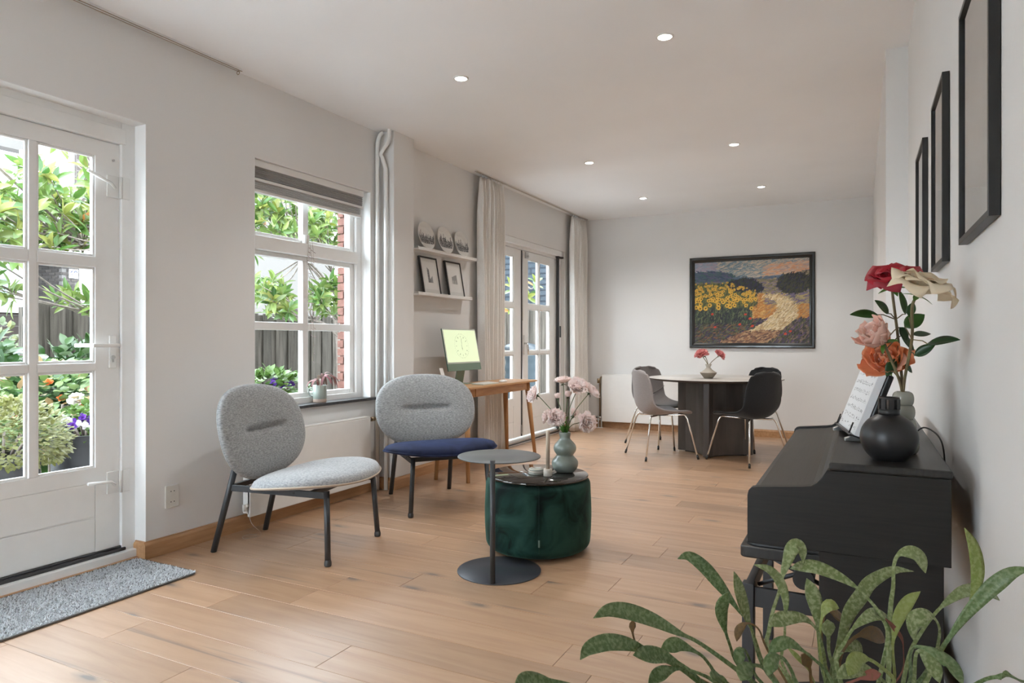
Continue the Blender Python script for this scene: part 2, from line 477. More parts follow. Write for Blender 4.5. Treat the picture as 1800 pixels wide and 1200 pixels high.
# white painted returns of the openings
rv = MB()
rv.box((-3.372, D1[1]-0.003, 0), (XL+0.0012, D1[1]+0.0006, D1[3])).box((-3.372, D1[0], D1[3]-0.003), (XL+0.0012, D1[1], D1[3]+0.0006))
rv.build('door_return', M['reveal'], wl)
rv = MB()
rv.box((-3.372, W1[1]-0.003, W1[2]), (XL+0.0012, W1[1]+0.0006, W1[3])).box((-3.372, W1[0], W1[3]-0.003), (XL+0.0012, W1[1], W1[3]+0.0006)).box((-3.372, W1[0]-0.0006, W1[2]), (XL+0.0012, W1[0]+0.003, W1[3]))
rv.build('window_return', M['reveal'], wl)
wb = MB().box((-3.6, YB, -0.10), (0.5, YB+0.2, H)).build('wall_back', M['wall'])
struct(wb, 'plain off white end wall behind the dining table')
wr = MB().box((XR, YR, -0.10), (0.5, 4.256, H)).box((0.122, 4.256, -0.10), (0.5, YB, H)).build('wall_right', M['wall'])
struct(wr, 'off white wall behind the piano with a step further back')
wq = holed('y', YR-0.2, YR, -3.6, 0.5, -0.10, H, [(-3.1, -1.6, 0.06, 2.35)]).build('wall_rear', M['wall'])
struct(wq, 'off white wall behind the viewer with a window added for daylight')
ce = MB().box((-3.6, YR, H), (0.5, 8.7, H+0.2)).build('ceiling', M['ceiling'])
struct(ce, 'smooth white plaster ceiling with recessed spotlights')

def skirt(segs, name, label, h=0.088, d=0.019, mat=None):
    """segs: (x0, y0, x1, y1, nx, ny), room side along (nx, ny)"""
    mb = MB()
    for (x0, y0, x1, y1, nx, ny) in segs:
        prof = [(0, 0), (d, 0), (d, h*0.80), (d*0.80, h*0.88), (d*0.55, h*0.93), (d*0.5, h), (0, h)]
        n = len(prof)
        vs = [(x0 + nx*u, y0 + ny*u, w) for u, w in prof] + [(x1 + nx*u, y1 + ny*u, w) for u, w in prof]
        fs = [tuple(range(n)), tuple(range(2*n-1, n-1, -1))] + [(k, n+k, n+(k+1) % n, (k+1) % n) for k in range(n)]
        mb.add(vs, fs)
    o = mb.build(name, mat or M['oak'])
    return struct(o, label)
skirt([(XL-0.075, D1[1], XL+0.0002, D1[1], 0, -1), (XL, D1[1]-0.019, XL, 4.19, 1, 0), (XL+0.0192, 4.19, -3.143+0.0002, 4.19, 0, -1), (-3.143, 4.19-0.019, -3.143, 4.449, 1, 0),
       (XL, 4.449, XL, D2[0], 1, 0), (XL, D2[1], XL, YB, 1, 0)], 'baseboard_left', 'oak baseboard along the window wall')
skirt([(XL, YB, 0.122, YB, 0, -1)], 'baseboard_back', 'oak baseboard along the end wall')
skirt([(XR, YR, XR, 4.256, -1, 0), (0.122, 4.256, 0.122, YB, -1, 0)], 'baseboard_right', 'white baseboard along the piano wall', mat=M['white'])

# ------------------------------------------------------------------ glazed leaf used by both doors
ROWS = [(0.493, 0.975), (1.015, 1.488), (1.541, 2.045)]
def glazed_leaf(root, ya, yb, xf, ga, gb, bar, zb=0.072, zt=2.125, name='leaf'):
    """leaf front face at x = xf, 45 mm thick; glass between ga and gb, upright bar (b0, b1)"""
    xb = xf - 0.045
    lf = MB()
    lf.box((xb, ya, zb), (xf, ga, zt)).box((xb, gb, zb), (xf, yb, zt))
    lf.box((xb, ga, 2.045), (xf, gb, zt))
    lf.box((xb, ga, 0.42), (xf, gb, 0.493)).box((xb+0.004, ga, zb), (xf-0.006, gb, 0.42))
    leaf = lf.build(name, M['white'], root)
    hh = (0.42 - zb) / 2
    for k in range(2):
        MB().box((xf-0.006, ga+0.002, zb + k*hh + 0.004), (xf, gb-0.002, zb + (k+1)*hh - 0.002)).build('panel_board', M['white'], leaf, bevel=0.002)
    MB().box((xb+0.006, bar[0], 0.493), (xf+0.003, bar[1], 2.045)).build('glazing_bar', M['white'], leaf, bevel=0.004)
    for (z0, z1) in ((0.975, 1.015), (1.488, 1.541)):
        MB().box((xb+0.006, ga, z0), (xf+0.005, bar[0], z1)).box((xb+0.006, bar[1], z0), (xf+0.005, gb, z1)).build('glazing_bar', M['white'], leaf, bevel=0.004)
    for (z0, z1) in ROWS:
        for (y0, y1) in ((ga, bar[0]), (bar[1], gb)):
            MB().box((xb+0.018, y0, z0), (xb+0.024, y1, z1)).build('pane', M['glass'], leaf)
            bd = MB(); w = 0.012
            bd.box((xb+0.026, y0, z0), (xf-0.006, y0+w, z1)).box((xb+0.026, y1-w, z0), (xf-0.006, y1, z1))
            bd.box((xb+0.026, y0+w, z0), (xf-0.006, y1-w, z0+w)).box((xb+0.026, y0+w, z1-w), (xf-0.006, y1-w, z1))
            bd.build('glazing_bead', M['white'], leaf, bevel=0.003)
    return leaf

# ---- garden door
d1 = thing('door_1', 'white glazed garden door with six panes and a panelled foot', None, kind='structure')
fr = MB()
fr.box((-3.47, 2.205, 0), (-3.371, D1[1], D1[3])).box((-3.47, D1[0], 0), (-3.371, 0.552, D1[3])).box((-3.47, 0.552, 2.128), (-3.371, 2.205, D1[3]))
fr.build('frame', M['white'], d1, bevel=0.003)
MB().box((-3.371, 0.5, 2.128), (-3.362, 2.222, 2.206)).build('head_trim', M['white'], d1, bevel=0.002)
MB().box((-3.47, D1[0], 0), (-3.335, D1[1]-0.012, 0.050)).build('threshold', M['white'], d1, bevel=0.004)
MB().box((-3.395, 0.56, 0.050), (-3.362, 2.222, 0.066)).box((-3.393, 0.56, 0.066), (-3.375, 2.222, 0.075)).build('weather_strip', M['rubber'], d1, bevel=0.003)
MB().box((-3.335, 0.5, 0), (-3.318, D1[1]-0.02, 0.012)).build('floor_strip', M['oak'], d1)
leafA = glazed_leaf(d1, 1.388, 2.203, -3.388, 1.492, 2.080, (1.772, 1.809))
leafB = glazed_leaf(d1, 0.556, 1.380, -3.388, 0.66, 1.276, (0.95, 0.987))
def lever(leaf, y, z, xf, yd):
    MB().box((xf, y-0.019, z-0.115), (xf+0.009, y+0.019, z+0.05)).build('handle_plate', M['white_metal'], leaf, bevel=0.004)
    m = MB().tube([(xf+0.005, y, z), (xf+0.045, y, z)], 0.009, 12)
    m.box((xf+0.036, min(y+0.012*-yd, y+yd*0.125), z-0.009), (xf+0.052, max(y+0.012*-yd, y+yd*0.125), z+0.009))
    m.build('handle', M['white_metal'], leaf, bevel=0.003)
    MB().tube([(xf+0.008, y, z-0.06), (xf+0.013, y, z-0.06)], 0.010, 14).box((xf+0.008, y-0.004, z-0.085), (xf+0.012, y+0.004, z-0.06)).build('lock_cylinder', M['alu'], leaf)
    m = MB().box((xf-0.10, min(y, y+yd*0.13), z-0.009), (xf-0.085, max(y, y+yd*0.13), z+0.009)).tube([(xf-0.09, y, z), (xf-0.045, y, z)], 0.009, 10)
    m.build('outer_handle', M['white_metal'], leaf, bevel=0.003)
lever(leafA, 2.165, 1.10, -3.388, -1)
for z, dz in ((1.905, 0.03), (0.405, 0.0)):
    m = MB().box((-3.388, 2.135, z-0.055), (-3.380, 2.196, z+0.055)).box((-3.371, 2.207, z-0.055), (-3.365, 2.245, z+0.055))
    m.build('hinge_plate', M['white_metal'], leafA, bevel=0.002)
    MB().tube([(-3.372, 2.200, z-0.055), (-3.372, 2.200, z+0.055)], 0.008, 12).build('hinge_pin', M['white_metal'], leafA)
    MB().tube([(-3.365, 2.165, z-0.01), (-3.355, 2.14, z+0.01), (-3.35, 2.02, z+0.02+dz)], 0.008, 8).build('hinge_arm', M['white_metal'], leafA)
MB().tube([(-3.388, 2.17, 2.04), (-3.380, 2.17, 2.04)], 0.006, 10).build('screw', M['alu'], leafA)

# ---- french doors by the dining corner
d2 = thing('door_2', 'white double french doors with glazed panes between the linen curtains', None, kind='structure')
fr = MB()
fr.box((-3.42, 7.755, 0), (-3.335, D2[1], D2[3])).box((-3.42, D2[0], 0), (-3.335, 5.885, D2[3])).box((-3.42, 5.885, 2.135), (-3.335, 7.755, D2[3]))
fr.build('frame', M['white'], d2, bevel=0.003)
MB().box((-3.335, D2[0], 2.165), (-3.292, 7.80, 2.232)).build('screen_cassette', M['white'], d2, bevel=0.005)
MB().box((-3.42, D2[0], 0), (-3.325, D2[1], 0.06)).build('threshold', M['white'], d2, bevel=0.004)
MB().box((-3.325, D2[0], 0.0), (-3.285, 7.80, 0.018)).box((-3.325, D2[0], 0.028), (-3.300, 7.80, 0.045)).build('screen_track', M['alu'], d2, bevel=0.002)
leafC = glazed_leaf(d2, 5.887, 6.765, -3.345, 6.03, 6.585, (6.29, 6.327), 0.072, 2.13)
leafD = glazed_leaf(d2, 6.79, 7.752, -3.345, 6.945, 7.545, (7.225, 7.262), 0.072, 2.13)
MB().box((-3.352, 6.765, 0.075), (-3.340, 6.79, 2.13)).build('seal_strip', M['rubber'], d2)
MB().tube([(-3.334, 6.778, 0.12), (-3.334, 6.778, 0.86)], 0.006, 8).tube([(-3.334, 6.778, 1.35), (-3.334, 6.778, 2.10)], 0.006, 8).box((-3.345, 6.765, 0.10), (-3.332, 6.79, 0.20)).build('bolt_rod', M['alu'], d2)
m = MB().box((-3.345, 6.815, 0.98), (-3.335, 6.85, 1.19)); m.build('handle_plate', M['white_metal'], leafD, bevel=0.003)
MB().tube([(-3.335, 6.832, 1.10), (-3.30, 6.832, 1.10), (-3.292, 6.836, 1.04), (-3.292, 6.84, 0.97)], [0.011, 0.011, 0.012, 0.008], 10).build('handle', M['chrome'], leafD)
MB().box((-3.345, 6.86, 2.05), (-3.325, 6.92, 2.12)).tube([(-3.325, 6.885, 2.07), (-3.305, 6.885, 2.07)], 0.012, 12).build('top_lock', M['alu'], leafD, bevel=0.002)
MB().box((-3.333, 7.715, 0.02), (-3.300, 7.742, 2.165)).build('screen_bar', M['black_metal'], d2, bevel=0.003)
MB().box((-3.334, 7.70, 2.150), (-3.296, 7.86, 2.168)).build('screen_bracket', M['black_metal'], d2)
MB().box((-3.300, 7.742, 1.17), (-3.286, 7.765, 1.31)).build('screen_grip', M['black_metal'], d2, bevel=0.003)

# ---- window
w1 = thing('window_1', 'white sash window with six panes above a dark stone sill', None, kind='structure')
y0, y1, z0, z1 = W1
fr = MB()
xf, xb = -3.371, -3.47
fr.box((xb, y0, z0), (xf, y0+0.06, z1)).box((xb, y1-0.06, z0), (xf, y1, z1)).box((xb, y0+0.06, z1-0.06), (xf, y1-0.06, z1)).box((xb, y0+0.06, z0), (xf, y1-0.06, z0+0.055))
fr.build('frame', M['white'], w1, bevel=0.003)
MB().box((-3.455, y0+0.06, 1.700), (-3.350, y1-0.06, 1.785)).build('transom', M['white'], w1, bevel=0.004)
ga, gb = y0+0.06, y1-0.06
sl = MB()
for (a, b) in ((z0+0.055, 1.70), (1.785, z1-0.06)):
    sl.box((-3.45, ga, a), (-3.395, ga+0.045, b)).box((-3.45, gb-0.045, a), (-3.395, gb, b)).box((-3.45, ga+0.045, a), (-3.395, gb-0.045, a+0.03)).box((-3.45, ga+0.045, b-0.03), (-3.395, gb-0.045, b))
sash = sl.build('sash', M['white'], w1, bevel=0.004)
MB().box((-3.448, 3.512, z0+0.085), (-3.402, 3.563, 1.672)).build('glazing_bar', M['white'], sash, bevel=0.004)
MB().box((-3.448, 3.512, 1.815), (-3.402, 3.563, z1-0.09)).build('glazing_bar', M['white'], sash, bevel=0.004)
MB().box((-3.448, ga+0.04, 1.195), (-3.396, 3.512, 1.246)).box((-3.448, 3.563, 1.195), (-3.396, gb-0.04, 1.246)).build('glazing_bar', M['white'], sash, bevel=0.004)
for (a, b) in ((z0+0.085, 1.195), (1.246, 1.67), (1.815, z1-0.09)):
    for (c, d) in ((ga+0.045, 3.512), (3.563, gb-0.045)):
        MB().box((-3.430, c, a), (-3.424, d, b)).build('pane', M['glass'], sash)
MB().box((-3.371, y0, 0.682), (-3.250, y1+0.025, 0.702)).build('sill', M['stone_sill'], w1, bevel=0.003)
# bricks of the outer reveal
k = 0; z = 0.70
while z < 2.2:
    for xx in ((-3.595, -3.475),) if k % 2 else ((-3.595, -3.54), (-3.53, -3.475)):
        MB().box((xx[0], y1-0.012, z), (xx[1], y1+0.01, z+0.052)).build('brick', brk, wl, bevel=0.002)
    z += 0.0625; k += 1

# ---- unseen window behind the viewer, added to let daylight in
w2 = thing('added_window', 'unseen white framed window added behind the viewer for daylight', None, kind='structure')
fr = MB(); a, b, c, d = -3.1, -1.6, 0.06, 2.35
fr.box((a, YR-0.12, c), (a+0.06, YR-0.04, d)).box((b-0.06, YR-0.12, c), (b, YR-0.04, d)).box((a, YR-0.12, c), (b, YR-0.04, c+0.06)).box((a, YR-0.12, d-0.06), (b, YR-0.04, d))
for q in (-2.6, -2.1): fr.box((q-0.03, YR-0.12, c), (q+0.03, YR-0.04, d))
fr.build('frame', M['white'], w2)
for (p, q) in ((-3.04, -2.63), (-2.57, -2.13), (-2.07, -1.66)):
    MB().box((p, YR-0.085, c+0.06), (q, YR-0.079, d-0.06)).build('pane', M['glass'], w2)

# ------------------------------------------------------------------ ceiling spotlights
emit = NT('lamp_lens'); emit.b.inputs['Emission Color'].default_value = (1, 0.95, 0.87, 1); emit.b.inputs['Emission Strength'].default_value = 14.0
names = {(0, 1): 'nearest the piano', (1, 1): 'nearest the sash window', (0, 2): 'in the middle of the right row', (1, 2): 'in the middle of the left row',
         (0, 3): 'above the right side of the dining table', (1, 3): 'above the left side of the dining table'}
for ci, x in enumerate((-0.913, -2.158)):
    for ri, y in ((1, 3.545), (2, 5.74), (3, 7.435)):
        t = thing('recessed_spotlight', 'round white recessed ceiling spotlight ' + names[(ci, ri)], 'spotlight', (x, y, H), 0, 'recessed ceiling spotlights')
        MB().lathe([(0.036, 0.0), (0.036, -0.006), (0.043, -0.006), (0.046, -0.003), (0.046, 0.0)], 28).build('trim_ring', M['white_metal'], t)
        MB().lathe([(0.0005, -0.004), (0.034, -0.003), (0.0358, 0.0)], 24).build('lens', emit.m, t)
        L = bpy.data.lights.new('spotlight_bulb', 'SPOT'); L.energy = SPOT_W; L.spot_size = R(128); L.spot_blend = 1.0; L.shadow_soft_size = 0.03; L.color = (1.0, 0.975, 0.94)
        lo = bpy.data.objects.new('bulb', L); COL.objects.link(lo); lo.parent = t; lo.location = (0, 0, -0.04)

# ------------------------------------------------------------------ upholstered pads
def pad(outline, thick, dish, crease=None, nr=18, na=72, edge=0.5, under=0.35):
    """closed cushion: outline(a) -> (u, w) radius vector; top bulges +z by thick, dish(u, w) bends the whole"""
    mb = MB(); vs = []; fs = []
    def top(r): return thick * (1 - r ** 3.2) ** edge if r < 1 else 0.0
    def bot(r): return -thick * under * (1 - r ** 6) ** 0.5 if r < 1 else 0.0
    rings = [(j / nr) ** 0.8 for j in range(1, nr + 1)]
    def pt(r, a, side):
        u, w = outline(a); u *= r; w *= r
        z = top(r) if side else bot(r)
        if side and crease: z -= crease(u, w)
        return (u, w, z + dish(u, w))
    vs.append(pt(0.0, 0.0, True))
    for r in rings:
        for k in range(na): vs.append(pt(r, 2*math.pi*k/na, True))
    for k in range(na): fs.append((0, 1+k, 1+(k+1) % na))
    for j in range(len(rings)-1):
        for k in range(na):
            a = 1 + j*na; b = a + na
            fs.append((a+k, b+k, b+(k+1) % na, a+(k+1) % na))
    last = 1 + (len(rings)-1)*na
    base = len(vs)
    rb = rings[:-1][::-1]
    for r in rb:
        for k in range(na): vs.append(pt(r, 2*math.pi*k/na, False))
    vs.append(pt(0.0, 0.0, False))
    prev = last
    for j in range(len(rb)):
        cur = base + j*na
        for k in range(na): fs.append((prev+k, cur+k, cur+(k+1) % na, prev+(k+1) % na))
        prev = cur
    e = len(vs) - 1
    for k in range(na): fs.append((prev+k, e, prev+(k+1) % na))
    mb.add(vs, fs, True)
    return mb

def superell(A, B, n):
    def f(a):
        c, s = math.cos(a), math.sin(a)
        q = (abs(c)**n + abs(s)**n) ** (-1/n)
        return (A*c*q, B*s*q)
    return f

# ------------------------------------------------------------------ lounge chairs: local +x is the front
def lounge_chair(label, loc, rz, seat_mat, pipe_mat):
    t = thing('lounge_chair', label, 'chair', loc, rz, 'lounge chairs by the window')
    # seat cushion (u along x, w along y)
    so = superell(0.315, 0.385, 2.35)
    def seat_out(a):
        u, w = so(a)
        return (u * (1.0 if u > 0 else 0.88), w)
    sd = lambda u, w: 0.034 * (w/0.385)**2 * (0.55 + 0.45*max(0, (u+0.3)/0.6)) + 0.02 * (u/0.3)
    s = pad(seat_out, 0.072, sd, under=0.30).build('seat', seat_mat, t, (0.125, 0, 0.373), None)
    ring = [Vector((*seat_out(2*math.pi*k/72), 0)) for k in range(73)]
    MB().tube([Vector((p.x*0.995, p.y*0.995, sd(p.x, p.y) - 0.004)) for p in ring], 0.006, 6, False).build('piping', pipe_mat, s)
    # back cushion, built flat (u = width, w = height) then stood up
    bd = lambda u, w: 0.045 * (u/0.37)**2
    cr = lambda u, w: 0.030 * math.exp(-((w - 0.005)/0.016)**2) * max(0.0, 1 - (abs(u)/0.20)**4) + 0.012 * math.exp(-((w-0.005)/0.06)**2) * max(0.0, 1 - (abs(u)/0.27)**2)
    bo = superell(0.372, 0.262, 2.4)
    mb = pad(bo, 0.058, bd, cr, nr=40, na=96, under=0.40)
    tilt = R(14)
    mtx = Matrix.Translation((-0.240, 0, 0.625)) @ Matrix.Rotation(-tilt, 4, 'Y') @ Matrix(((0, 0, 1, 0), (1, 0, 0, 0), (0, 1, 0, 0), (0, 0, 0, 1)))
    mb.v = [tuple(mtx @ Vector(p)) for p in mb.v]
    bk = mb.build('backrest', M['grey_fabric'], t)
    mr = MB().tube([mtx @ Vector((bo(2*math.pi*k/72)[0]*0.985, bo(2*math.pi*k/72)[1]*0.985, bd(bo(2*math.pi*k/72)[0], 0) - 0.006)) for k in range(73)], 0.006, 6, False)
    mr.build('piping', M['grey_fabric'], bk)
    # steel frame
    for sy in (-1, 1):
        foot_r, foot_f = V(-0.355, sy*0.225, 0.0), V(0.355, sy*0.272, 0.0)
        d = (V(-0.215, sy*0.205, 0.52) - foot_r)
        m = MB(); n = d.normalized(); mrot = Matrix((n.orthogonal().normalized(), n.cross(n.orthogonal().normalized()), n)).transposed()
        m.tube([foot_r, foot_r + d*0.5, foot_r + d], [0.0155, 0.0165, 0.0165], 14); m.build('leg', M['black_metal'], t)
        top = V(0.335, sy*0.250, 0.368)
        m = MB().tube([foot_f + V(0, 0, 0.018), top], 0.0150, 14)
        lg = m.build('leg', M['black_metal'], t)
        MB().lathe([(0.001, 0), (0.015, 0.0), (0.0185, 0.006), (0.0185, 0.020), (0.0155, 0.030), (0.0150, 0.033)], 16, foot_f).build('foot_cap', M['rubber'], lg)
        a, b = V(-0.265, sy*0.213, 0.345), V(0.335, sy*0.248, 0.345)
        ang = math.atan2(b.y-a.y, b.x-a.x)
        rail = MB().obox((a+b)/2, ((b-a).length, 0.012, 0.034), Matrix.Rotation(ang, 3, 'Z')).build('side_rail', M['black_metal'], t, bevel=0.002)
        for q in (0.36, 0.68):
            c = a.lerp(b, q)
            MB().tube([c + V(0, sy*0.005, 0), c + V(0, sy*0.0085, 0)], 0.006, 10).build('bolt', M['black'], rail)
    MB().box((0.22, -0.235, 0.330), (0.245, 0.235, 0.358)).build('front_rail', M['black_metal'], t, bevel=0.003)
    MB().box((-0.275, -0.205, 0.330), (-0.255, 0.205, 0.358)).build('rear_rail', M['black_metal'], t, bevel=0.003)
    return t
lounge_chair('grey lounge chair with a light grey seat beside the door', (-2.768, 2.807, 0), R(11.7), M['grey_seat'], M['candle'])
lounge_chair('lounge chair with a navy velvet seat and grey back in front of the desk', (-2.655, 4.010, 0), R(-39.0), M['navy_velvet'], M['navy_velvet'])

# ------------------------------------------------------------------ side table, ottoman and what stands on it
def disc_plate(r, h, bev=0.0015, n=64):
    return MB().lathe([(0.0005, 0), (r-bev, 0), (r, bev), (r, h-bev), (r-bev, h), (0.0005, h)], n)
st = thing('side_table', 'round black metal side table with a thin post at its edge', 'table', (-1.575, 2.945, 0))
ST_Z = 0.562
disc_plate(0.205, 0.006).build('base', plain('blackened_steel', (0.035, 0.038, 0.046, 1), 0.38, 0.0), st)
pd = (V(1.575, -2.945, 0)).normalized() * 0.194
pd.rotate(Matrix.Rotation(R(-9), 3, 'Z'))
disc_plate(0.203, 0.006).build('top', plain('grey_black_tabletop', (0.105, 0.110, 0.112, 1), 0.42), st, (0, 0, ST_Z-0.006))
MB().tube([(pd.x, pd.y, 0.006), (pd.x, pd.y, ST_Z+0.010)], 0.0125, 20).build('post', M['black_metal'], st)

ot = thing('ottoman', 'round dark green velvet ottoman with a vertical seam', 'ottoman', (-1.562, 3.368, 0))
prof = [(0.0005, 0.014), (0.215, 0.014)]
for k in range(9):
    a = R(-90 + 11.25*k); prof.append((0.235 + 0.048*math.cos(a), 0.062 + 0.048*math.sin(a)))
for z in (0.10, 0.14, 0.18, 0.22, 0.26, 0.30): prof.append((0.283 + 0.006*math.sin(math.pi*(z-0.06)/0.28), z))
for k in range(9):
    a = R(11.25*k); prof.append((0.250 + 0.033*math.cos(a), 0.355 + 0.033*math.sin(a)))
prof += [(0.20, 0.390), (0.0005, 0.391)]
body = MB().lathe(prof, 96).build('body', M['green_velvet'], ot)
sv = V(1.562, -3.368, 0).normalized(); sv.rotate(Matrix.Rotation(R(1.0), 3, 'Z'))
MB().tube([(sv.x*(r+0.0005), sv.y*(r+0.0005), z) for r, z in prof[9:26]], 0.0022, 6).build('seam', M['green_velvet'], body)
lab = sv.copy(); lab.rotate(Matrix.Rotation(R(1.2), 3, 'Z'))
MB().obox((sv.x*0.2885, sv.y*0.2885, 0.105), (0.002, 0.009, 0.036), Matrix.Rotation(math.atan2(sv.y, sv.x), 3, 'Z')).build('fabric_label', plain('grey_green_label', (0.12, 0.17, 0.14, 1), 0.8), body)
for k in range(4):
    a = R(45 + 90*k); MB().cyl((0.17*math.cos(a), 0.17*math.sin(a), 0.0), 0.02, 0.015, 14).build('glide', M['black'], ot)
TZ = 0.405
tray = disc_plate(0.272, 0.013, 0.003, 96); tr = tray.build('serving_tray', M['tray_glass'], None, (-1.562, 3.368, 0.3915))
tag(tr, 'round smoked mirror tray lying on the green ottoman', 'tray')
ZT = 0.4048
vz = thing('flower_vase', 'celadon double gourd vase standing on the mirror tray', 'vase', (-1.446, 3.469, ZT))
vp = [(0.0005, 0.002), (0.040, 0.0), (0.052, 0.006), (0.066, 0.022), (0.0725, 0.045), (0.068, 0.066), (0.052, 0.084), (0.0455, 0.094), (0.052, 0.104), (0.060, 0.118), (0.062, 0.134), (0.056, 0.152),
      (0.042, 0.168), (0.031, 0.180), (0.0285, 0.190), (0.031, 0.203), (0.0325, 0.213), (0.030, 0.219), (0.026, 0.216), (0.024, 0.20), (0.022, 0.185), (0.0005, 0.180)]
vb = catmull([V(r, 0, z) for r, z in vp[:18]], 3)
MB().lathe([(p.x, p.z) for p in vb] + vp[18:], 48).build('body', M['celadon'], vz)

ch = thing('candle_holder', 'cream stone candle holder on the mirror tray', 'candle holder', (-1.484, 3.325, ZT))
MB().lathe([(0.0005, 0), (0.022, 0), (0.0235, 0.0015), (0.0235, 0.036), (0.022, 0.038), (0.0118, 0.038), (0.0118, 0.030), (0.0005, 0.030)], 32).build('body', M['marble'], ch)
cn = thing('taper_candle', 'unlit beige taper candle in the stone holder', 'candle', (-1.484, 3.325, ZT+0.0305))
MB().lathe([(0.0005, 0), (0.0108, 0), (0.0108, 0.205), (0.009, 0.212), (0.0005, 0.2125)], 24).build('wax', M['candle'], cn)
MB().tube([(0, 0, 0.21), (0.001, 0, 0.222)], 0.001, 6).build('wick', plain('white_wick', (0.8, 0.78, 0.72, 1), 0.8), cn)
for k, nm in enumerate(('bottom', 'middle', 'top')):
    c = MB().lathe([(0.0005, 0), (0.040, 0), (0.043, 0.002), (0.043, 0.008), (0.040, 0.010), (0.0005, 0.010)], 40).build('coaster', M['marble' if k == 1 else 'grey_glaze'], None, (-1.566 + 0.002*k, 3.352 - 0.001*k, ZT + 0.0102*k))
    tag(c, 'round stone coaster, %s of the small stack beside the candle' % nm, 'coaster', 'stone coasters')

# ------------------------------------------------------------------ flowers
CAMR, CAMF = V(math.cos(YAW), math.sin(YAW), 0), V(-math.sin(YAW), math.cos(YAW), 0)
def petal(L, W, cup, n=6, m=5, frill=0.0, rnd=None, tip=0.25):
    """cupped petal along +x from the origin, rising in z"""
    rnd = rnd or random.Random(1); ph = rnd.uniform(0, 6)
    def f(i, j):
        w = W * (math.sin(math.pi * min(1.0, 0.10 + 0.90 * i ** 0.75)) ** 0.6 if i < 0.999 else tip)
        w = max(w, W * tip * i)
        y = (j - 0.5) * 2 * w
        a = cup * i * 1.5
        rr = L / max(cup * 1.5, 1e-3)
        x = rr * math.sin(a); z = rr * (1 - math.cos(a))
        z += 0.35 * (y * y) / max(W, 1e-4) + frill * math.sin(j * 14 + ph) * i * i
        x += frill * 0.6 * math.sin(j * 9 + ph * 2) * i
        return (x, y, z)
    return MB().grid(f, n, m)
def bloom_mesh(r, petals, rnd, frill=0.12, open_=1.0):
    """ruffled round flower head of many petals, axis +z"""
    mb = MB()
    for k in range(petals):
        q = k / (petals - 1)
        ring = q ** 0.5
        az = k * 2.39996 + rnd.uniform(-0.2, 0.2)
        el = R(82 - 78 * open_ * ring) + rnd.uniform(-0.12, 0.12)
        L = r * (0.62 + 0.42 * ring) * rnd.uniform(0.9, 1.1)
        p = petal(L, r * 0.46 * rnd.uniform(0.85, 1.2), 0.35, 5, 5, frill * r, rnd, 0.5)
        m = Matrix.Rotation(az, 4, 'Z') @ Matrix.Rotation(-el, 4, 'Y')
        p.v = [tuple(m @ Vector(v)) for v in p.v]
        mb.add(p.v, p.f, True)
    return mb
def leaf_mb(L, W, fold=0.25, droop=0.3, n=8):
    """pointed leaf along +x"""
    def f(i, j):
        w = W * math.sin(math.pi * i ** 0.8) ** 0.8 if 0 < i < 1 else 0.0008
        y = (j - 0.5) * 2 * w
        return (L * i * (1 - 0.1*droop*i), y, fold * abs(y) + L * 0.25 * droop * (i - 1.6 * i * i))
    return MB().grid(f, n, 5)
def orient(mb, pos, dirv, roll=0.0):
    """turn a mesh built along +z so that it looks along dirv, at pos"""
    q = Vector(dirv).to_track_quat('Z', 'Y').to_matrix().to_4x4()
    m = Matrix.Translation(pos) @ q @ Matrix.Rotation(roll, 4, 'Z')
    mb.v = [tuple(m @ Vector(v)) for v in mb.v]
    return mb
def orient_x(mb, pos, dirv, roll=0.0):
    q = Vector(dirv).to_track_quat('X', 'Z').to_matrix().to_4x4()
    m = Matrix.Translation(pos) @ q @ Matrix.Rotation(roll, 4, 'X')
    mb.v = [tuple(m @ Vector(v)) for v in mb.v]
    return mb
pinkmat = leafmat('pale_pink_petal', (0.94, 0.80, 0.77, 1), (0.97, 0.91, 0.89, 1), 0.35, 0.6, False)
coralmat = leafmat('coral_petal', (0.68, 0.22, 0.22, 1), (0.78, 0.36, 0.34, 1), 0.2, 0.6, False)
greenleaf = leafmat('bright_green_leaf', (0.06, 0.17, 0.03, 1), (0.12, 0.26, 0.05, 1), 0.25, 0.4)
darkleaf = leafmat('dark_green_leaf', (0.014, 0.048, 0.016, 1), (0.024, 0.075, 0.022, 1), 0.15, 0.3)
rnd = random.Random(11)
VB = V(-1.446, 3.469, ZT)
PXM = 3.75 / 1200
heads = [((937.6, 693), 0.040, (-0.8, -0.3, 0.35), 'pale pink flower leaning furthest left in the celadon vase', 30, 0.00),
         ((989, 669), 0.038, (-0.15, 0.1, 1), 'pale pink flower highest in the celadon vase, seen from its side', 28, 0.03),
         ((1014.6, 679), 0.046, (0.1, -0.75, 0.7), 'largest pale pink flower facing forward at the top of the celadon vase', 36, -0.02),
         ((1041, 688), 0.040, (0.75, 0.1, 0.6), 'pale pink flower leaning furthest right at the top of the celadon vase', 30, 0.02),
         ((979, 697), 0.022, (-0.1, -0.1, 1), 'small pink bud just left of the middle of the celadon vase', 16, -0.02),
         ((998, 694), 0.026, (0.05, -0.1, 1), 'small half open pink flower in the middle of the celadon vase', 18, 0.0),
         ((962, 731), 0.036, (-0.7, 0.25, 0.25), 'pale pink flower low on the left turned away with its green back showing', 26, 0.03),
         ((976, 733), 0.042, (0.05, -0.9, 0.45), 'pale pink flower low on the left in front of its neighbour', 32, -0.04),
         ((1010, 727), 0.030, (0.3, 0.4, 0.7), 'pale pink flower low behind the stems of the celadon vase', 22, 0.06),
         ((1028.4, 742), 0.046, (0.45, -0.85, 0.1), 'pale pink flower lowest on the right, facing the viewer', 36, -0.05)]
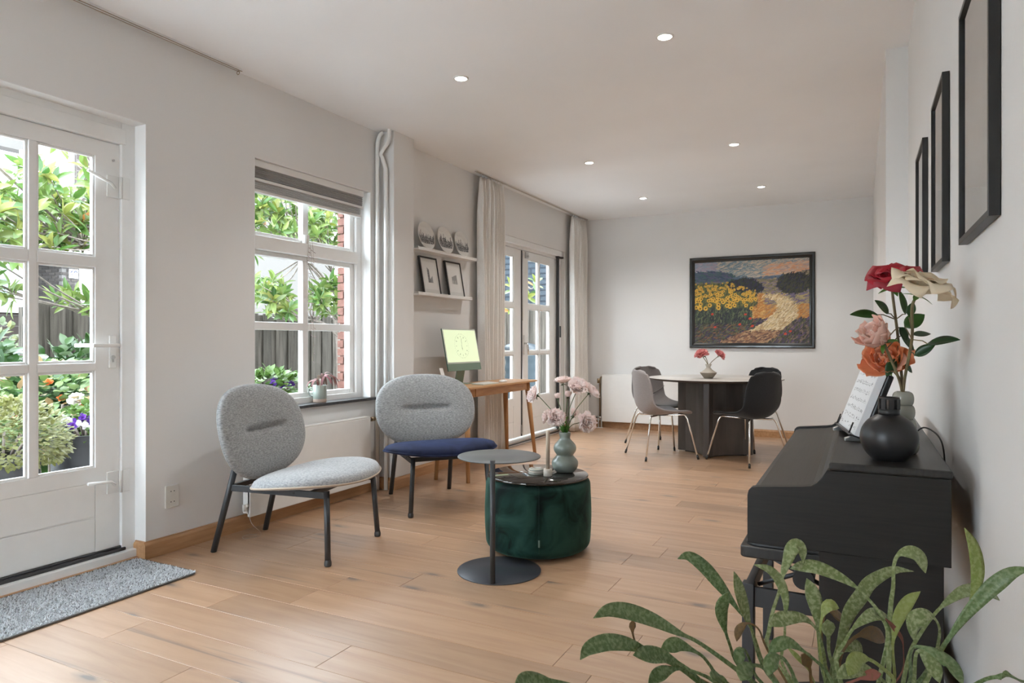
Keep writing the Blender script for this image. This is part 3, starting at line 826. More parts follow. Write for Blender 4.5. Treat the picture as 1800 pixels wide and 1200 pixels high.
for (px, py), r, dv, lb, np_, dep in heads:
    lat = (px - 992.5) * PXM; zc = CAM_H - (py - 600) * PXM * (1 + dep/3.75)
    c = VB + CAMR * lat + CAMF * dep; c.z = zc
    t = thing('peony_flower', lb, 'flower', VB + V(0, 0, 0.19), 0, 'pale pink flowers in the celadon vase')
    dv = (CAMR * dv[0] + CAMF * -dv[1] * -1 + V(0, 0, dv[2])).normalized()
    base = VB + V(0, 0, 0.19)
    lc = c - base
    rim = V(lc.x, lc.y, 0); rim = rim.normalized() * 0.010 if rim.length > 0.01 else V(0.004, 0, 0)
    midp = V(lc.x*0.35, lc.y*0.35, max(lc.z*0.55, 0.07))
    bend = lc - dv * r * 0.9
    MB().tube(catmull([rim*-0.3, rim + V(0, 0, 0.03), midp, bend, lc - dv*r*0.2], 5), 0.0022, 6).build('stem', M['stem'], t)
    bm = orient(bloom_mesh(r*1.32, int(np_*1.6), rnd, 0.09, 1.0 if r > 0.03 else 0.55), lc - dv*r*0.35, dv)
    bm.build('bloom', pinkmat, t)
    cal = MB()
    for k in range(5):
        p = leaf_mb(r*0.6, r*0.14, 0.2, 0.1, 5); a = Matrix.Rotation(k*1.257, 4, 'Z') @ Matrix.Rotation(R(25), 4, 'Y'); p.v = [tuple(a @ Vector(v)) for v in p.v]
        orient(p, lc - dv*r*0.45, dv); cal.add(p.v, p.f, True)
    cal.build('sepals', darkleaf, t)
    if py > 690 or px == 989:
        for q in range(2):
            d = V(rnd.uniform(-1, 1), rnd.uniform(-1, 1), 1.4)
            orient_x(leaf_mb(0.05, 0.010), rim + V(0, 0, 0.022), d).build('leaf', greenleaf, t)
gl = thing('green_sprig', 'short bright green leaf sprig in the middle of the celadon vase', 'leaf sprig', VB + V(0, 0, 0.19))
MB().tube([(0, 0, 0), (0.004, 0, 0.06), (0.008, 0, 0.105)], 0.0018, 6).build('stem', M['stem'], gl)
for (dx, dz, sgn) in ((-0.012, 0.085, -1), (0.010, 0.06, 1), (0.02, 0.10, 1), (0.0, 0.045, -1)):
    orient_x(leaf_mb(0.036, 0.014, 0.2, 0.2), V(0.005, 0, dz - 0.01), CAMR*sgn*0.5 + V(0, 0, 1) + CAMF*-0.3).build('leaf', greenleaf, gl)

# ------------------------------------------------------------------ desk and computer
dk = thing('desk', 'light oak writing desk with splayed legs beside the curtain', 'desk', (0, 0, 0))
DX0, DX1, DY0, DY1, DZ = -3.112, -2.745, 4.62, 5.935, 0.756
tp = [(DX0, DY0), (DX1-0.03, DY0), (DX1, DY0+0.03), (DX1, DY1-0.03), (DX1-0.03, DY1), (DX0, DY1)]
MB().prism(tp, DZ-0.017, DZ, 'z').build('top', M['desk_wood'], dk, bevel=0.003)
MB().box((DX1-0.085, DY0+0.10, 0.665), (DX1-0.065, DY1-0.10, DZ-0.017)).box((DX0+0.05, DY0+0.10, 0.665), (DX0+0.07, DY1-0.10, DZ-0.017)).box((DX0+0.07, DY0+0.10, 0.665), (DX1-0.085, DY0+0.12, DZ-0.017)).box((DX0+0.07, DY1-0.12, 0.665), (DX1-0.085, DY1-0.10, DZ-0.017)).build('apron', M['desk_wood'], dk)
dr = MB().box((DX1-0.067, DY0+0.22, 0.670), (DX1-0.058, DY1-0.22, DZ-0.021)).build('drawer_front', M['desk_wood'], dk, bevel=0.001)
for (cx, sx) in ((DX0+0.06, -0.3), (DX1-0.075, 1)):
    for (cy, sy) in ((DY0+0.105, -1), (DY1-0.105, 1)):
        MB().tube([(cx + sx*0.055, cy + sy*0.075, 0.0), (cx, cy, DZ-0.018)], [0.0155, 0.026], 18).build('leg', M['desk_leg'], dk)

mac = thing('desktop_computer', 'slim pale green all in one computer showing a clock face', 'computer', (-3.045, 5.08, DZ), R(0))
MG = plain('pale_green_metal', (0.20, 0.285, 0.225, 1), 0.35, 0.3)
MGd = plain('dark_green_metal', (0.05, 0.10, 0.07, 1), 0.35, 0.3)
st_ = MB().box((-0.075, -0.065, 0.0), (0.055, 0.065, 0.004)); st_.build('stand_foot', MG, mac, bevel=0.0015)
MB().prism([(-0.075, 0.004), (-0.067, 0.004), (-0.030, 0.20), (-0.038, 0.20)], -0.065, 0.065, 'y').build('stand', MG, mac)
tl = Matrix.Translation((0.0, 0, 0.115)) @ Matrix.Rotation(R(-11), 4, 'Y')
def tilted(mb):
    mb.v = [tuple(tl @ Vector(p)) for p in mb.v]; return mb
scr = tilted(MB().box((-0.0115, -0.2735, 0.0), (0.0, 0.2735, 0.365))).build('housing', MGd, mac, bevel=0.002)
tilted(MB().box((0.0, -0.2735, 0.0), (0.0012, 0.2735, 0.062))).build('chin', MG, scr)
tilted(MB().box((0.0, -0.2735, 0.062), (0.0012, 0.2735, 0.365))).build('bezel', plain('pale_bezel', (0.55, 0.58, 0.52, 1), 0.3), scr)
def raster(name, nu, nv, fn, place, mat, parent=None, keep=None):
    """flat print: fine mesh with one colour for each point; fn(u, v) -> linear rgb; place(u, v) -> position"""
    vs, fs, cs = [], [], []
    ids = {}
    for i in range(nu+1):
        for j in range(nv+1):
            u, v = i/nu, j/nv
            vs.append(place(u, v)); cs += [*fn(u, v), 1.0]
    for i in range(nu):
        for j in range(nv):
            if keep and not keep((i+0.5)/nu, (j+0.5)/nv): continue
            a = i*(nv+1)+j
            fs.append((a, a+nv+1, a+nv+2, a+1))
    me = bpy.data.meshes.new(name); me.from_pydata(vs, [], fs)
    at = me.color_attributes.new('Col', 'FLOAT_COLOR', 'POINT'); at.data.foreach_set('color', cs)
    me.materials.append(mat)
    return link(name, me, parent)
def screen_fn(u, v):
    x, y = (u-0.5)*1.75, (v-0.5)
    r, a = math.hypot(x, y), math.atan2(x, y)
    base = (0.52, 0.60, 0.40)
    tick = abs(((a/(2*math.pi)*12) + 0.5) % 1 - 0.5) < 0.07 and 0.27 < r < 0.32
    tick2 = abs(((a/(2*math.pi)*36) + 0.5) % 1 - 0.5) < 0.13 and 0.37 < r < 0.385
    hand = (abs(x - 0.12*y) < 0.007 and -0.02 < y < 0.24) or (abs(x + 0.1*y) < 0.009 and -0.13 < y < 0.02)
    return (0.12, 0.17, 0.08) if tick or tick2 or hand else base
raster('screen', 120, 80, screen_fn, lambda u, v: tuple(tl @ V(0.0016, -0.262 + 0.524*u, 0.074 + 0.280*v)), attrmat('lit_screen', 0.25, 0.4, 0.5), scr)
kb = thing('keyboard', 'flat white keyboard lying on the desk before the computer', 'keyboard', (-2.86, 5.10, DZ), R(90))
MB().prism([(-0.057, 0.0), (0.057, 0.0), (0.057, 0.012), (-0.057, 0.006)], -0.139, 0.139, 'x').build('body', plain('pale_green_case', (0.55, 0.60, 0.55, 1), 0.4), kb, bevel=0.002)
for row in range(5):
    for k in range(13):
        MB().box((-0.132 + k*0.0205, -0.050 + row*0.0205, 0.0066 + row*0.0011), (-0.1145 + k*0.0205, -0.0325 + row*0.0205, 0.0095 + row*0.0012)).build('key', M['white'], kb)
ms = pad(superell(0.056, 0.029, 2.6), 0.021, lambda u, w: 0.0, nr=10, na=40, under=0.08).build('computer_mouse', M['white'], None, (-2.86, 5.42, DZ+0.002), (0, 0, R(90)))
tag(ms, 'small white computer mouse to the right of the keyboard', 'mouse')
pn = thing('paper_card', 'thin white card leaning upright at the near end of the desk', 'card', (-3.03, 4.70, DZ), R(10))
MB().obox((0, 0, 0.075), (0.003, 0.070, 0.148), Matrix.Rotation(R(-16), 3, 'Y')).build('card', M['white'], pn)
MB().box((-0.045, -0.03, 0.0), (0.035, 0.03, 0.006)).obox((-0.038, 0, 0.04), (0.005, 0.05, 0.075), Matrix.Rotation(R(14), 3, 'Y')).build('stand', M['white'], pn)

# ------------------------------------------------------------------ picture ledges, plates and prints
def ledge(z, y0, y1, label):
    t = thing('picture_ledge', label, 'shelf', (0, 0, 0), 0, 'picture ledges above the desk')
    MB().box((XL+0.001, y0, z-0.014), (XL+0.112, y1, z)).build('board', M['white'], t, bevel=0.002)
    MB().box((XL+0.104, y0, z), (XL+0.112, y1, z+0.012)).build('front_lip', M['white'], t, bevel=0.002)
    MB().box((XL+0.001, y0, z), (XL+0.012, y1, z+0.03)).build('back_rail', M['white'], t, bevel=0.002)
Z1, Z2 = 1.878, 1.512
ledge(Z1, 4.56, 5.50, 'narrow wall ledge carrying the three printed plates')
ledge(Z2, 4.56, 5.42, 'narrow wall ledge carrying the two framed prints')
printmat = attrmat('ink_print', 0.35, 0.5)
def skyline(seed):
    r = random.Random(seed); n = 26
    hs = [0.46 + 0.16*r.random() + (0.16 if r.random() < 0.18 else 0) for _ in range(n)]
    pts = {}
    def fn(u, v):
        k = min(n-1, int(u*n)); h = hs[k] - 0.10*abs((u*n) % 1 - 0.5)
        key = (int(u*60), int(v*60))
        if key not in pts: pts[key] = r.random()
        q = pts[key]
        if v < 0.20: return (0.66, 0.645, 0.61)
        if v < h:
            return (0.02, 0.02, 0.022) if q < 0.62 else ((0.2, 0.2, 0.2) if q < 0.85 else (0.55, 0.54, 0.52))
        return (0.66, 0.645, 0.61)
    return fn
plate_mat = plain('white_porcelain', (0.70, 0.685, 0.65, 1), 0.18, 0, 0.5)
for k, (y, lb) in enumerate(((4.735, 'white plate printed with a row of town houses, leftmost on the ledge'), (5.025, 'white plate printed with a church spire, middle one on the ledge'), (5.300, 'white plate printed with a dense skyline, rightmost on the ledge'))):
    t = thing('display_plate', lb, 'plate', (XL+0.062, y, Z1), 0, 'printed plates on the upper ledge')
    pm = Matrix.Translation((0.024, 0, 0.0)) @ Matrix.Rotation(R(78), 4, 'Y') @ Matrix.Rotation(R(180), 4, 'Z') @ Matrix.Translation((0.122, 0, 0))
    pm = Matrix.Translation((0.030, 0, 0.002)) @ Matrix.Rotation(R(-12), 4, 'Y') @ Matrix.Translation((0, 0, 0.123)) @ Matrix(((0, 0, 1, 0), (1, 0, 0, 0), (0, 1, 0, 0), (0, 0, 0, 1)))
    b = MB().lathe([(0.0005, -0.012), (0.07, -0.012), (0.085, -0.009), (0.119, 0.0), (0.122, 0.003), (0.119, 0.004), (0.085, -0.004), (0.07, -0.0075), (0.0005, -0.0075)], 48)
    b.v = [tuple(pm @ Vector(p)) for p in b.v]
    pl = b.build('dish', plate_mat, t)
    def place(u, v, pm=pm):
        x, y_ = (u-0.5)*0.226, (v-0.5)*0.226
        r = math.hypot(x, y_)
        z = -0.0068 if r < 0.07 else (-0.0068 + (r-0.07)/0.015*0.0035 if r < 0.085 else -0.0033 + (r-0.085)/0.034*0.008)
        return tuple(pm @ V(x, y_, z))
    raster('print', 56, 56, skyline(31+k), place, printmat, pl, lambda u, v: math.hypot(u-0.5, v-0.5) < 0.49 and 0.2 < v < 0.82)
def tower(u, v):
    w = (0.70, 0.69, 0.66)
    if not (0.13 < u < 0.87 and 0.12 < v < 0.90): return (0.62, 0.61, 0.58)
    if 0.34 < u < 0.46 and 0.30 < v < 0.74 - (u-0.34)*0.5: return (0.10, 0.10, 0.10) if int(v*90) % 2 or u > 0.43 else (0.3, 0.3, 0.3)
    if 0.46 <= u < 0.64 and 0.30 < v < 0.40 + (u-0.46)*0.6: return (0.14, 0.14, 0.14) if int(u*70) % 2 else (0.36, 0.36, 0.36)
    return w
def hall(u, v):
    w = (0.70, 0.69, 0.66)
    if not (0.13 < u < 0.87 and 0.12 < v < 0.90): return (0.62, 0.61, 0.58)
    if 0.30 < u < 0.68 and 0.36 < v < 0.46: return (0.10, 0.10, 0.10) if int(u*40) % 3 == 0 else (0.48, 0.48, 0.46)
    if 0.30 < u < 0.66 and 0.46 <= v < 0.56 + (u-0.3)*0.25: return (0.22, 0.22, 0.22) if (int(u*90)+int(v*90)) % 2 else (0.34, 0.34, 0.33)
    return w
for y, fn, lb in ((4.815, tower, 'black framed print of a tall slab tower on the lower ledge'), (5.205, hall, 'black framed print of a low gabled building on the lower ledge')):
    t = thing('framed_print', lb, 'picture', (XL+0.072, y, Z2), 0, 'framed prints on the lower ledge')
    W_, H_ = 0.262, 0.325
    rm = Matrix.Translation((0.012, 0, 0.002)) @ Matrix.Rotation(R(-10), 4, 'Y')
    fm = MB()
    for a, b in (((-0.018, -W_/2, 0), (0, -W_/2+0.014, H_)), ((-0.018, W_/2-0.014, 0), (0, W_/2, H_)), ((-0.018, -W_/2+0.014, 0), (0, W_/2-0.014, 0.014)), ((-0.018, -W_/2+0.014, H_-0.014), (0, W_/2-0.014, H_))): fm.box(a, b)
    fm.v = [tuple(rm @ Vector(p)) for p in fm.v]; fo = fm.build('frame', M['black'], t, bevel=0.001)
    raster('print', 60, 74, fn, lambda u, v, rm=rm: tuple(rm @ V(-0.005, -W_/2+0.012 + (W_-0.024)*u, 0.012 + (H_-0.024)*v)), printmat, t)

# ------------------------------------------------------------------ curtains, rails, blind
def curtain(y0, y1, label, ph):
    t = thing('curtain', label, 'curtain', (XL, 0, 0), 0, 'linen curtains at the french doors')
    n = 7
    def f(u, v):
        z = 0.012 + v * (H - 0.052)
        pinch = 0.0 if v < 0.93 else (v-0.93)/0.07
        s_ = math.sin(u*n*2*math.pi + ph + 0.5*math.sin(v*3+u*5))
        s2 = math.sin(u*n*4*math.pi + ph*2 + v*2)
        s_ = math.copysign(abs(s_)**0.65, s_)
        amp = 0.050*(1-0.55*pinch)*(1 - 0.25*v)
        x = 0.098 + amp*s_ + 0.010*s2*(1-v) + 0.012*math.sin(u*9+v*4)
        w = (y1-y0)*(1.0 + 0.10*(1-v)) if True else 0
        y = (y0+y1)/2 + (u-0.5)*w*(0.93 if v > 0.9 else 1.0) + 0.010*math.cos(u*n*2*math.pi + ph)
        return (max(x, 0.03), y, z)
    MB().grid(f, 150, 26).build('cloth', M['curtain'], t, solid=0.003)
    for k in range(n):
        yy = y0 + (k+0.5)/n*(y1-y0)
        MB().tube([(0.098, yy, H-0.05), (0.098, yy, H-0.016)], 0.003, 6).build('hook', M['white_metal'], t)
curtain(5.575, 6.02, 'pale linen curtain between the desk and the french doors', 0.4)
curtain(7.885, 8.315, 'pale linen curtain in the far corner by the radiator', 1.9)
def rail(y0, y1, x, label, ring):
    t = thing('curtain_rail', label, 'curtain rail', (0, 0, 0), 0, 'slim ceiling curtain rails')
    MB().box((x-0.011, y0, H-0.013), (x+0.011, y1, H-0.0005)).build('track', M['white_metal'], t, bevel=0.001)
    MB().box((x-0.0125, y0, H-0.0145), (x-0.0085, y1, H-0.0125)).box((x+0.0085, y0, H-0.0145), (x+0.0125, y1, H-0.0125)).build('track_edge', M['brass'], t)
    if ring:
        MB().tube([(x + 0.010*math.cos(a), y1-0.02, H-0.026 + 0.011*math.sin(a)) for a in [2*math.pi*k/14 for k in range(15)]], 0.002, 6, False).build('end_ring', M['brass'], t)
rail(5.50, 8.40, XL+0.098, 'slim white ceiling rail of the linen curtains', False)
rail(-0.6, 2.845, XL+0.045, 'slim empty ceiling rail above the garden door', True)
bl = thing('pleated_blind', 'raised grey and white pleated blind at the top of the window', 'blind')
yb0, yb1 = W1[0]+0.006, 4.032
MB().box((-3.345, yb0, 2.195), (-3.300, yb1, 2.238)).build('head_rail', M['white_metal'], bl, bevel=0.003)
pl_ = MB(); prof_ = [(-3.334, 2.195)]
for k in range(9):
    zz = 2.195 - 0.0075*k
    prof_ += [(-3.308 if k % 2 == 0 else -3.316, zz-0.003)]
prof_ += [(-3.334, 2.195-0.068)]
pl_.prism(prof_, yb0+0.004, yb1-0.004, 'y'); pl_.build('grey_pleats', noisy('grey_pleat', (0.30, 0.295, 0.285, 1), (0.36, 0.355, 0.345, 1), 200, 0.8), bl)
MB().box((-3.345, yb0, 2.108), (-3.302, yb1, 2.126)).build('middle_rail', M['white_metal'], bl, bevel=0.003)
pl_ = MB(); prof_ = [(-3.340, 2.108)]
for k in range(9):
    zz = 2.108 - 0.0055*k
    prof_ += [(-3.316 if k % 2 == 0 else -3.324, zz-0.003)]
prof_ += [(-3.340, 2.108-0.050)]
pl_.prism(prof_, yb0+0.004, yb1-0.02, 'y'); pl_.build('sheer_pleats', noisy('sheer_pleat', (0.52, 0.53, 0.53, 1), (0.6, 0.61, 0.61, 1), 200, 0.8), bl)
MB().box((-3.345, yb0, 2.040), (-3.308, yb1-0.02, 2.058)).build('bottom_rail', M['white_metal'], bl, bevel=0.003)
MB().tube([(-3.30, yb1-0.005, 2.195), (-3.298, yb1+0.015, 1.5), (-3.30, yb1+0.02, 0.80)], 0.0008, 5).build('cord', M['curtain'], bl)

# ------------------------------------------------------------------ heating
def tube_thing(name, label, cat, runs, r, mat, part='tube', group=None):
    t = thing(name, label, cat, (0, 0, 0), 0, group)
    for pts in runs: MB().tube(pts, r, 14).build(part, mat, t)
    return t
px1, py1 = -3.255, 4.135
tube_thing('heating_pipe', 'white heating pipe nearest the window, bending at the ceiling', 'pipe', [[(px1, py1, 0), (px1, py1, 2.58)] + catmull([(px1, py1, 2.60), (px1+0.005, py1+0.006, 2.65), (px1+0.018, py1+0.014, 2.685), (px1+0.035, py1+0.024, 2.70)], 4)], 0.0155, M['white_metal'], group='white heating pipes beside the pier')
px2, py2 = -3.195, 4.160
tube_thing('heating_pipe', 'white heating pipe against the pier with a swan neck at the top', 'pipe', [[(px2, py2, 0), (px2, py2, 2.40)] + catmull([(px2, py2, 2.42), (px2-0.02, py2-0.015, 2.50), (px2-0.03, py2-0.022, 2.54), (px2+0.02, py2-0.01, 2.61), (px2+0.035, py2-0.005, 2.66), (px2+0.035, py2-0.005, H)], 5)], 0.0155, M['white_metal'], group='white heating pipes beside the pier')
def radiator(name_label, x0, x1, y0, y1, z0, z1, axis):
    """flat panel radiator; axis x: on the window wall, front to +x; axis y: on the end wall, front to -y"""
    t = thing('radiator', name_label, 'radiator', (0, 0, 0))
    if axis == 'x':
        MB().box((x1-0.022, y0, z0), (x1, y1, z1-0.008)).build('front_panel', M['white_rad'], t, bevel=0.005)
        MB().box((x0, y0+0.01, z0+0.02), (x0+0.012, y1-0.01, z1-0.02)).build('rear_panel', M['white_rad'], t, bevel=0.004)
        g = MB().box((x0, y0, z1-0.008), (x1, y1, z1)); g.build('top_grille', M['white_rad'], t, bevel=0.003)
        for y in (y0, y1-0.006): MB().box((x0+0.004, y, z0+0.02), (x1-0.004, y+0.006, z1-0.008)).build('side_cover', M['white_rad'], t)
        f = MB()
        for k in range(int((y1-y0)/0.035)): f.box((x0+0.012, y0+0.02+k*0.035, z0+0.04), (x1-0.022, y0+0.022+k*0.035, z1-0.03))
        f.build('convector_fins', M['white_rad'], t)
        for y in (y0+0.15, y1-0.15): MB().box((XL+0.0005, y-0.02, z0+0.1), (x0, y+0.02, z1-0.1)).build('bracket', M['white_rad'], t)
    else:
        MB().box((x0, y0, z0), (x1, y0+0.022, z1-0.008)).build('front_panel', M['white_rad'], t, bevel=0.005)
        MB().box((x0+0.01, y1-0.012, z0+0.02), (x1-0.01, y1, z1-0.02)).build('rear_panel', M['white_rad'], t, bevel=0.004)
        MB().box((x0, y0, z1-0.008), (x1, y1, z1)).build('top_grille', M['white_rad'], t, bevel=0.003)
        for x in (x0, x1-0.006): MB().box((x, y0+0.004, z0+0.02), (x+0.006, y1-0.004, z1-0.008)).build('side_cover', M['white_rad'], t)
        for x in (x0+0.15, x1-0.15): MB().box((x-0.02, y1, z0+0.1), (x+0.02, YB-0.0005, z1-0.1)).build('bracket', M['white_rad'], t)
    return t
r1 = radiator('flat white panel radiator under the window sill', XL+0.028, XL+0.088, 2.872, 3.985, 0.085, 0.572, 'x')
MB().tube([(XL+0.06, 3.985, 0.545), (XL+0.06, 4.02, 0.545)], 0.010, 12).tube([(XL+0.06, 4.02, 0.545), (XL+0.06, 4.06, 0.545)], 0.016, 14).build('thermostat_valve', M['brass'], r1)
MB().tube([(XL+0.058, 3.985, 0.12), (XL+0.058, 4.065, 0.12), (XL+0.058, 4.075, 0.10), (XL+0.058, 4.075, 0.0)], 0.010, 12).build('return_pipe', M['white_metal'], r1)
MB().tube([(XL+0.070, 2.880, 0.155), (XL+0.070, 2.850, 0.155)], 0.012, 12).tube([(XL+0.070, 2.845, 0.165), (XL+0.070, 2.845, 0.125)], 0.009, 10).build('drain_plug', M['white_metal'], r1)
r2 = radiator('large flat white panel radiator on the end wall behind the grey chairs', -2.985, -1.56, YB-0.095, YB-0.03, 0.088, 0.698, 'y')
MB().tube([(-3.02, YB-0.06, 0.12), (-3.02, YB-0.06, 0.62), (-3.01, YB-0.06, 0.655), (-2.985, YB-0.06, 0.665)], 0.010, 12).tube([(-3.04, YB-0.06, 0.58), (-3.04, YB-0.06, 0.64)], 0.017, 14).build('riser_valve', M['brass'], r2)
MB().tube([(-3.04, YB-0.06, 0.0), (-3.04, YB-0.06, 0.13)], 0.010, 12).tube([(-3.00, YB-0.06, 0.0), (-3.00, YB-0.06, 0.13)], 0.010, 12).tube([(-3.075, YB-0.06, 0.135), (-2.985, YB-0.06, 0.135)], 0.013, 12).build('floor_valve', M['alu'], r2)
for x in (-3.04, -3.00): MB().lathe([(0.010, 0.006), (0.024, 0.004), (0.026, 0.0)], 16, (x, YB-0.06, 0)).build('floor_collar', M['white_metal'], r2)

# ------------------------------------------------------------------ wall socket and mat
so_ = thing('wall_socket', 'white double wall socket above the oak baseboard', 'socket', (XL, 2.424, 0.293))
MB().box((0.0005, -0.041, -0.060), (0.010, 0.041, 0.060)).build('cover_plate', plain('cream_plastic', (0.70, 0.68, 0.63, 1), 0.35), so_, bevel=0.004)
for z in (-0.028, 0.028):
    m = MB().grid(lambda u, v: (0.0105 - 0.006*v, 0.021*(1-0.25*v)*math.cos(2*math.pi*u), z + 0.021*(1-0.25*v)*math.sin(2*math.pi*u)), 24, 3, True)
    s0 = m.build('outlet', plain('cream_outlet', (0.60, 0.58, 0.53, 1), 0.4), so_)
    for y in (-0.0095, 0.0095): MB().tube([(0.009, y, z), (0.0108, y, z)], 0.003, 8).build('contact_hole', M['black'], so_)
mt = thing('door_mat', 'shaggy light grey mat with rounded corners before the garden door', 'mat', (0, 0, 0))
mx0, mx1, my0, my1 = -3.315, -2.85, 0.95, 2.248
def rrect(x0, y0, x1, y1, r, n=6):
    out = []
    for cx, cy, a0 in ((x1-r, y0+r, -90), (x1-r, y1-r, 0), (x0+r, y1-r, 90), (x0+r, y0+r, 180)):
        for k in range(n+1):
            a = R(a0 + 90*k/n); out.append((cx + r*math.cos(a), cy + r*math.sin(a)))
    return out
MB().prism(rrect(mx0, my0, mx1, my1, 0.035), 0.0, 0.008, 'z').build('backing', plain('grey_backing', (0.20, 0.20, 0.20, 1), 0.9), mt, bevel=0.002)
MB().tube([(x, y, 0.006) for x, y in rrect(mx0+0.002, my0+0.002, mx1-0.002, my1-0.002, 0.034)] + [(mx1-0.036, my0+0.002, 0.006)], 0.004, 6).build('border', plain('dark_grey_border', (0.12, 0.12, 0.12, 1), 0.9), mt)
rnd = random.Random(3); tf = MB()
for k in range(15000):
    x, y = rnd.uniform(mx0+0.008, mx1-0.008), rnd.uniform(my0+0.008, my1-0.008)
    h = rnd.uniform(0.010, 0.017); w = rnd.uniform(0.0030, 0.0048); a = rnd.uniform(0, 6.28)
    lx, ly = rnd.gauss(0, 0.0035), rnd.gauss(0, 0.0035)
    c, s_ = math.cos(a)*w, math.sin(a)*w
    tf.add([(x+c, y+s_, 0.006), (x-c*0.5-s_*0.87, y-s_*0.5+c*0.87, 0.006), (x-c*0.5+s_*0.87, y-s_*0.5-c*0.87, 0.006), (x+lx+c*0.5, y+ly, h), (x+lx-c*0.5, y+ly+s_*0.3, h)], [(0,1,3), (1,4,3), (1,2,4), (2,0,4), (0,3,4)], False)
tmat = NT('shaggy_pile').set((0.4, 0.42, 0.44, 1), 0.95, 0, 0.05, sheen=0.3)
ge = tmat.n('ShaderNodeNewGeometry'); rp = tmat.ramp(ge, 'Random Per Island', [(0.0, (0.16, 0.17, 0.18, 1)), (0.05, (0.46, 0.475, 0.49, 1)), (1.0, (0.64, 0.655, 0.67, 1))]); tmat.l(rp, 0, tmat.b, 'Base Color')
pile = tf.build('pile', tmat.m, mt, raw=True); pile['kind'] = 'stuff'

tag(MB().tube(catmull([(XL+0.085, 2.86, 0.17), (XL+0.10, 2.87, 0.06), (XL+0.14, 2.90, 0.004), (XL+0.20, 2.84, 0.002), (XL+0.17, 2.76, 0.002), (XL+0.12, 2.80, 0.002), (XL+0.16, 2.86, 0.003)], 6), 0.0012, 6).build('thin_wire', plain('clear_wire', (0.45, 0.43, 0.40, 1), 0.3), None), 'thin pale wire curling on the floor below the radiator end', 'wire')

# ------------------------------------------------------------------ dining corner
TC = V(-1.305, 7.03, 0)
dt = thing('dining_table', 'round dining table with a pale stone look top on a dark fluted pedestal', 'table', TC)
topm = noisy('pale_stone_top', (0.36, 0.335, 0.305, 1), (0.50, 0.475, 0.44, 1), 3.5, 0.28, detail=8)
edgem = plain('dark_brown_edge', (0.060, 0.048, 0.042, 1), 0.45)
tb = MB().lathe([(0.0005, 0.7572), (0.652, 0.7572), (0.654, 0.7555)], 96); tp_ = tb.build('top', topm, dt)
MB().lathe([(0.654, 0.7555), (0.650, 0.747), (0.60, 0.733), (0.0005, 0.733)], 96).build('edge', edgem, tp_)
pedm = noisy('dark_bronze_brown', (0.050, 0.040, 0.034, 1), (0.075, 0.060, 0.050, 1), 5, 0.42, 0.05, 0.001, (3, 3, 0.6))
ridge, n = [], 10
poly = []
for k in range(4):
    a0, a1 = R(-92 + 90*k), R(-92 + 90*(k+1))
    for q in (-0.028, 0.028):
        poly.append((0.365*math.cos(a0) - q*math.sin(a0), 0.365*math.sin(a0) + q*math.cos(a0)))
    for j in range(1, n):
        t_ = j / n; a = a0 + (a1 - a0) * t_
        r = 0.365 - (0.365 - 0.195) * math.sin(math.pi * t_) ** 0.62
        poly.append((r*math.cos(a), r*math.sin(a)))
MB().prism(poly, 0.012, 0.733, 'z').build('pedestal', pedm, dt, bevel=0.004)
MB().prism([(x*0.8, y*0.8) for x, y in poly], 0.0, 0.013, 'z').build('plinth', M['black'], dt)

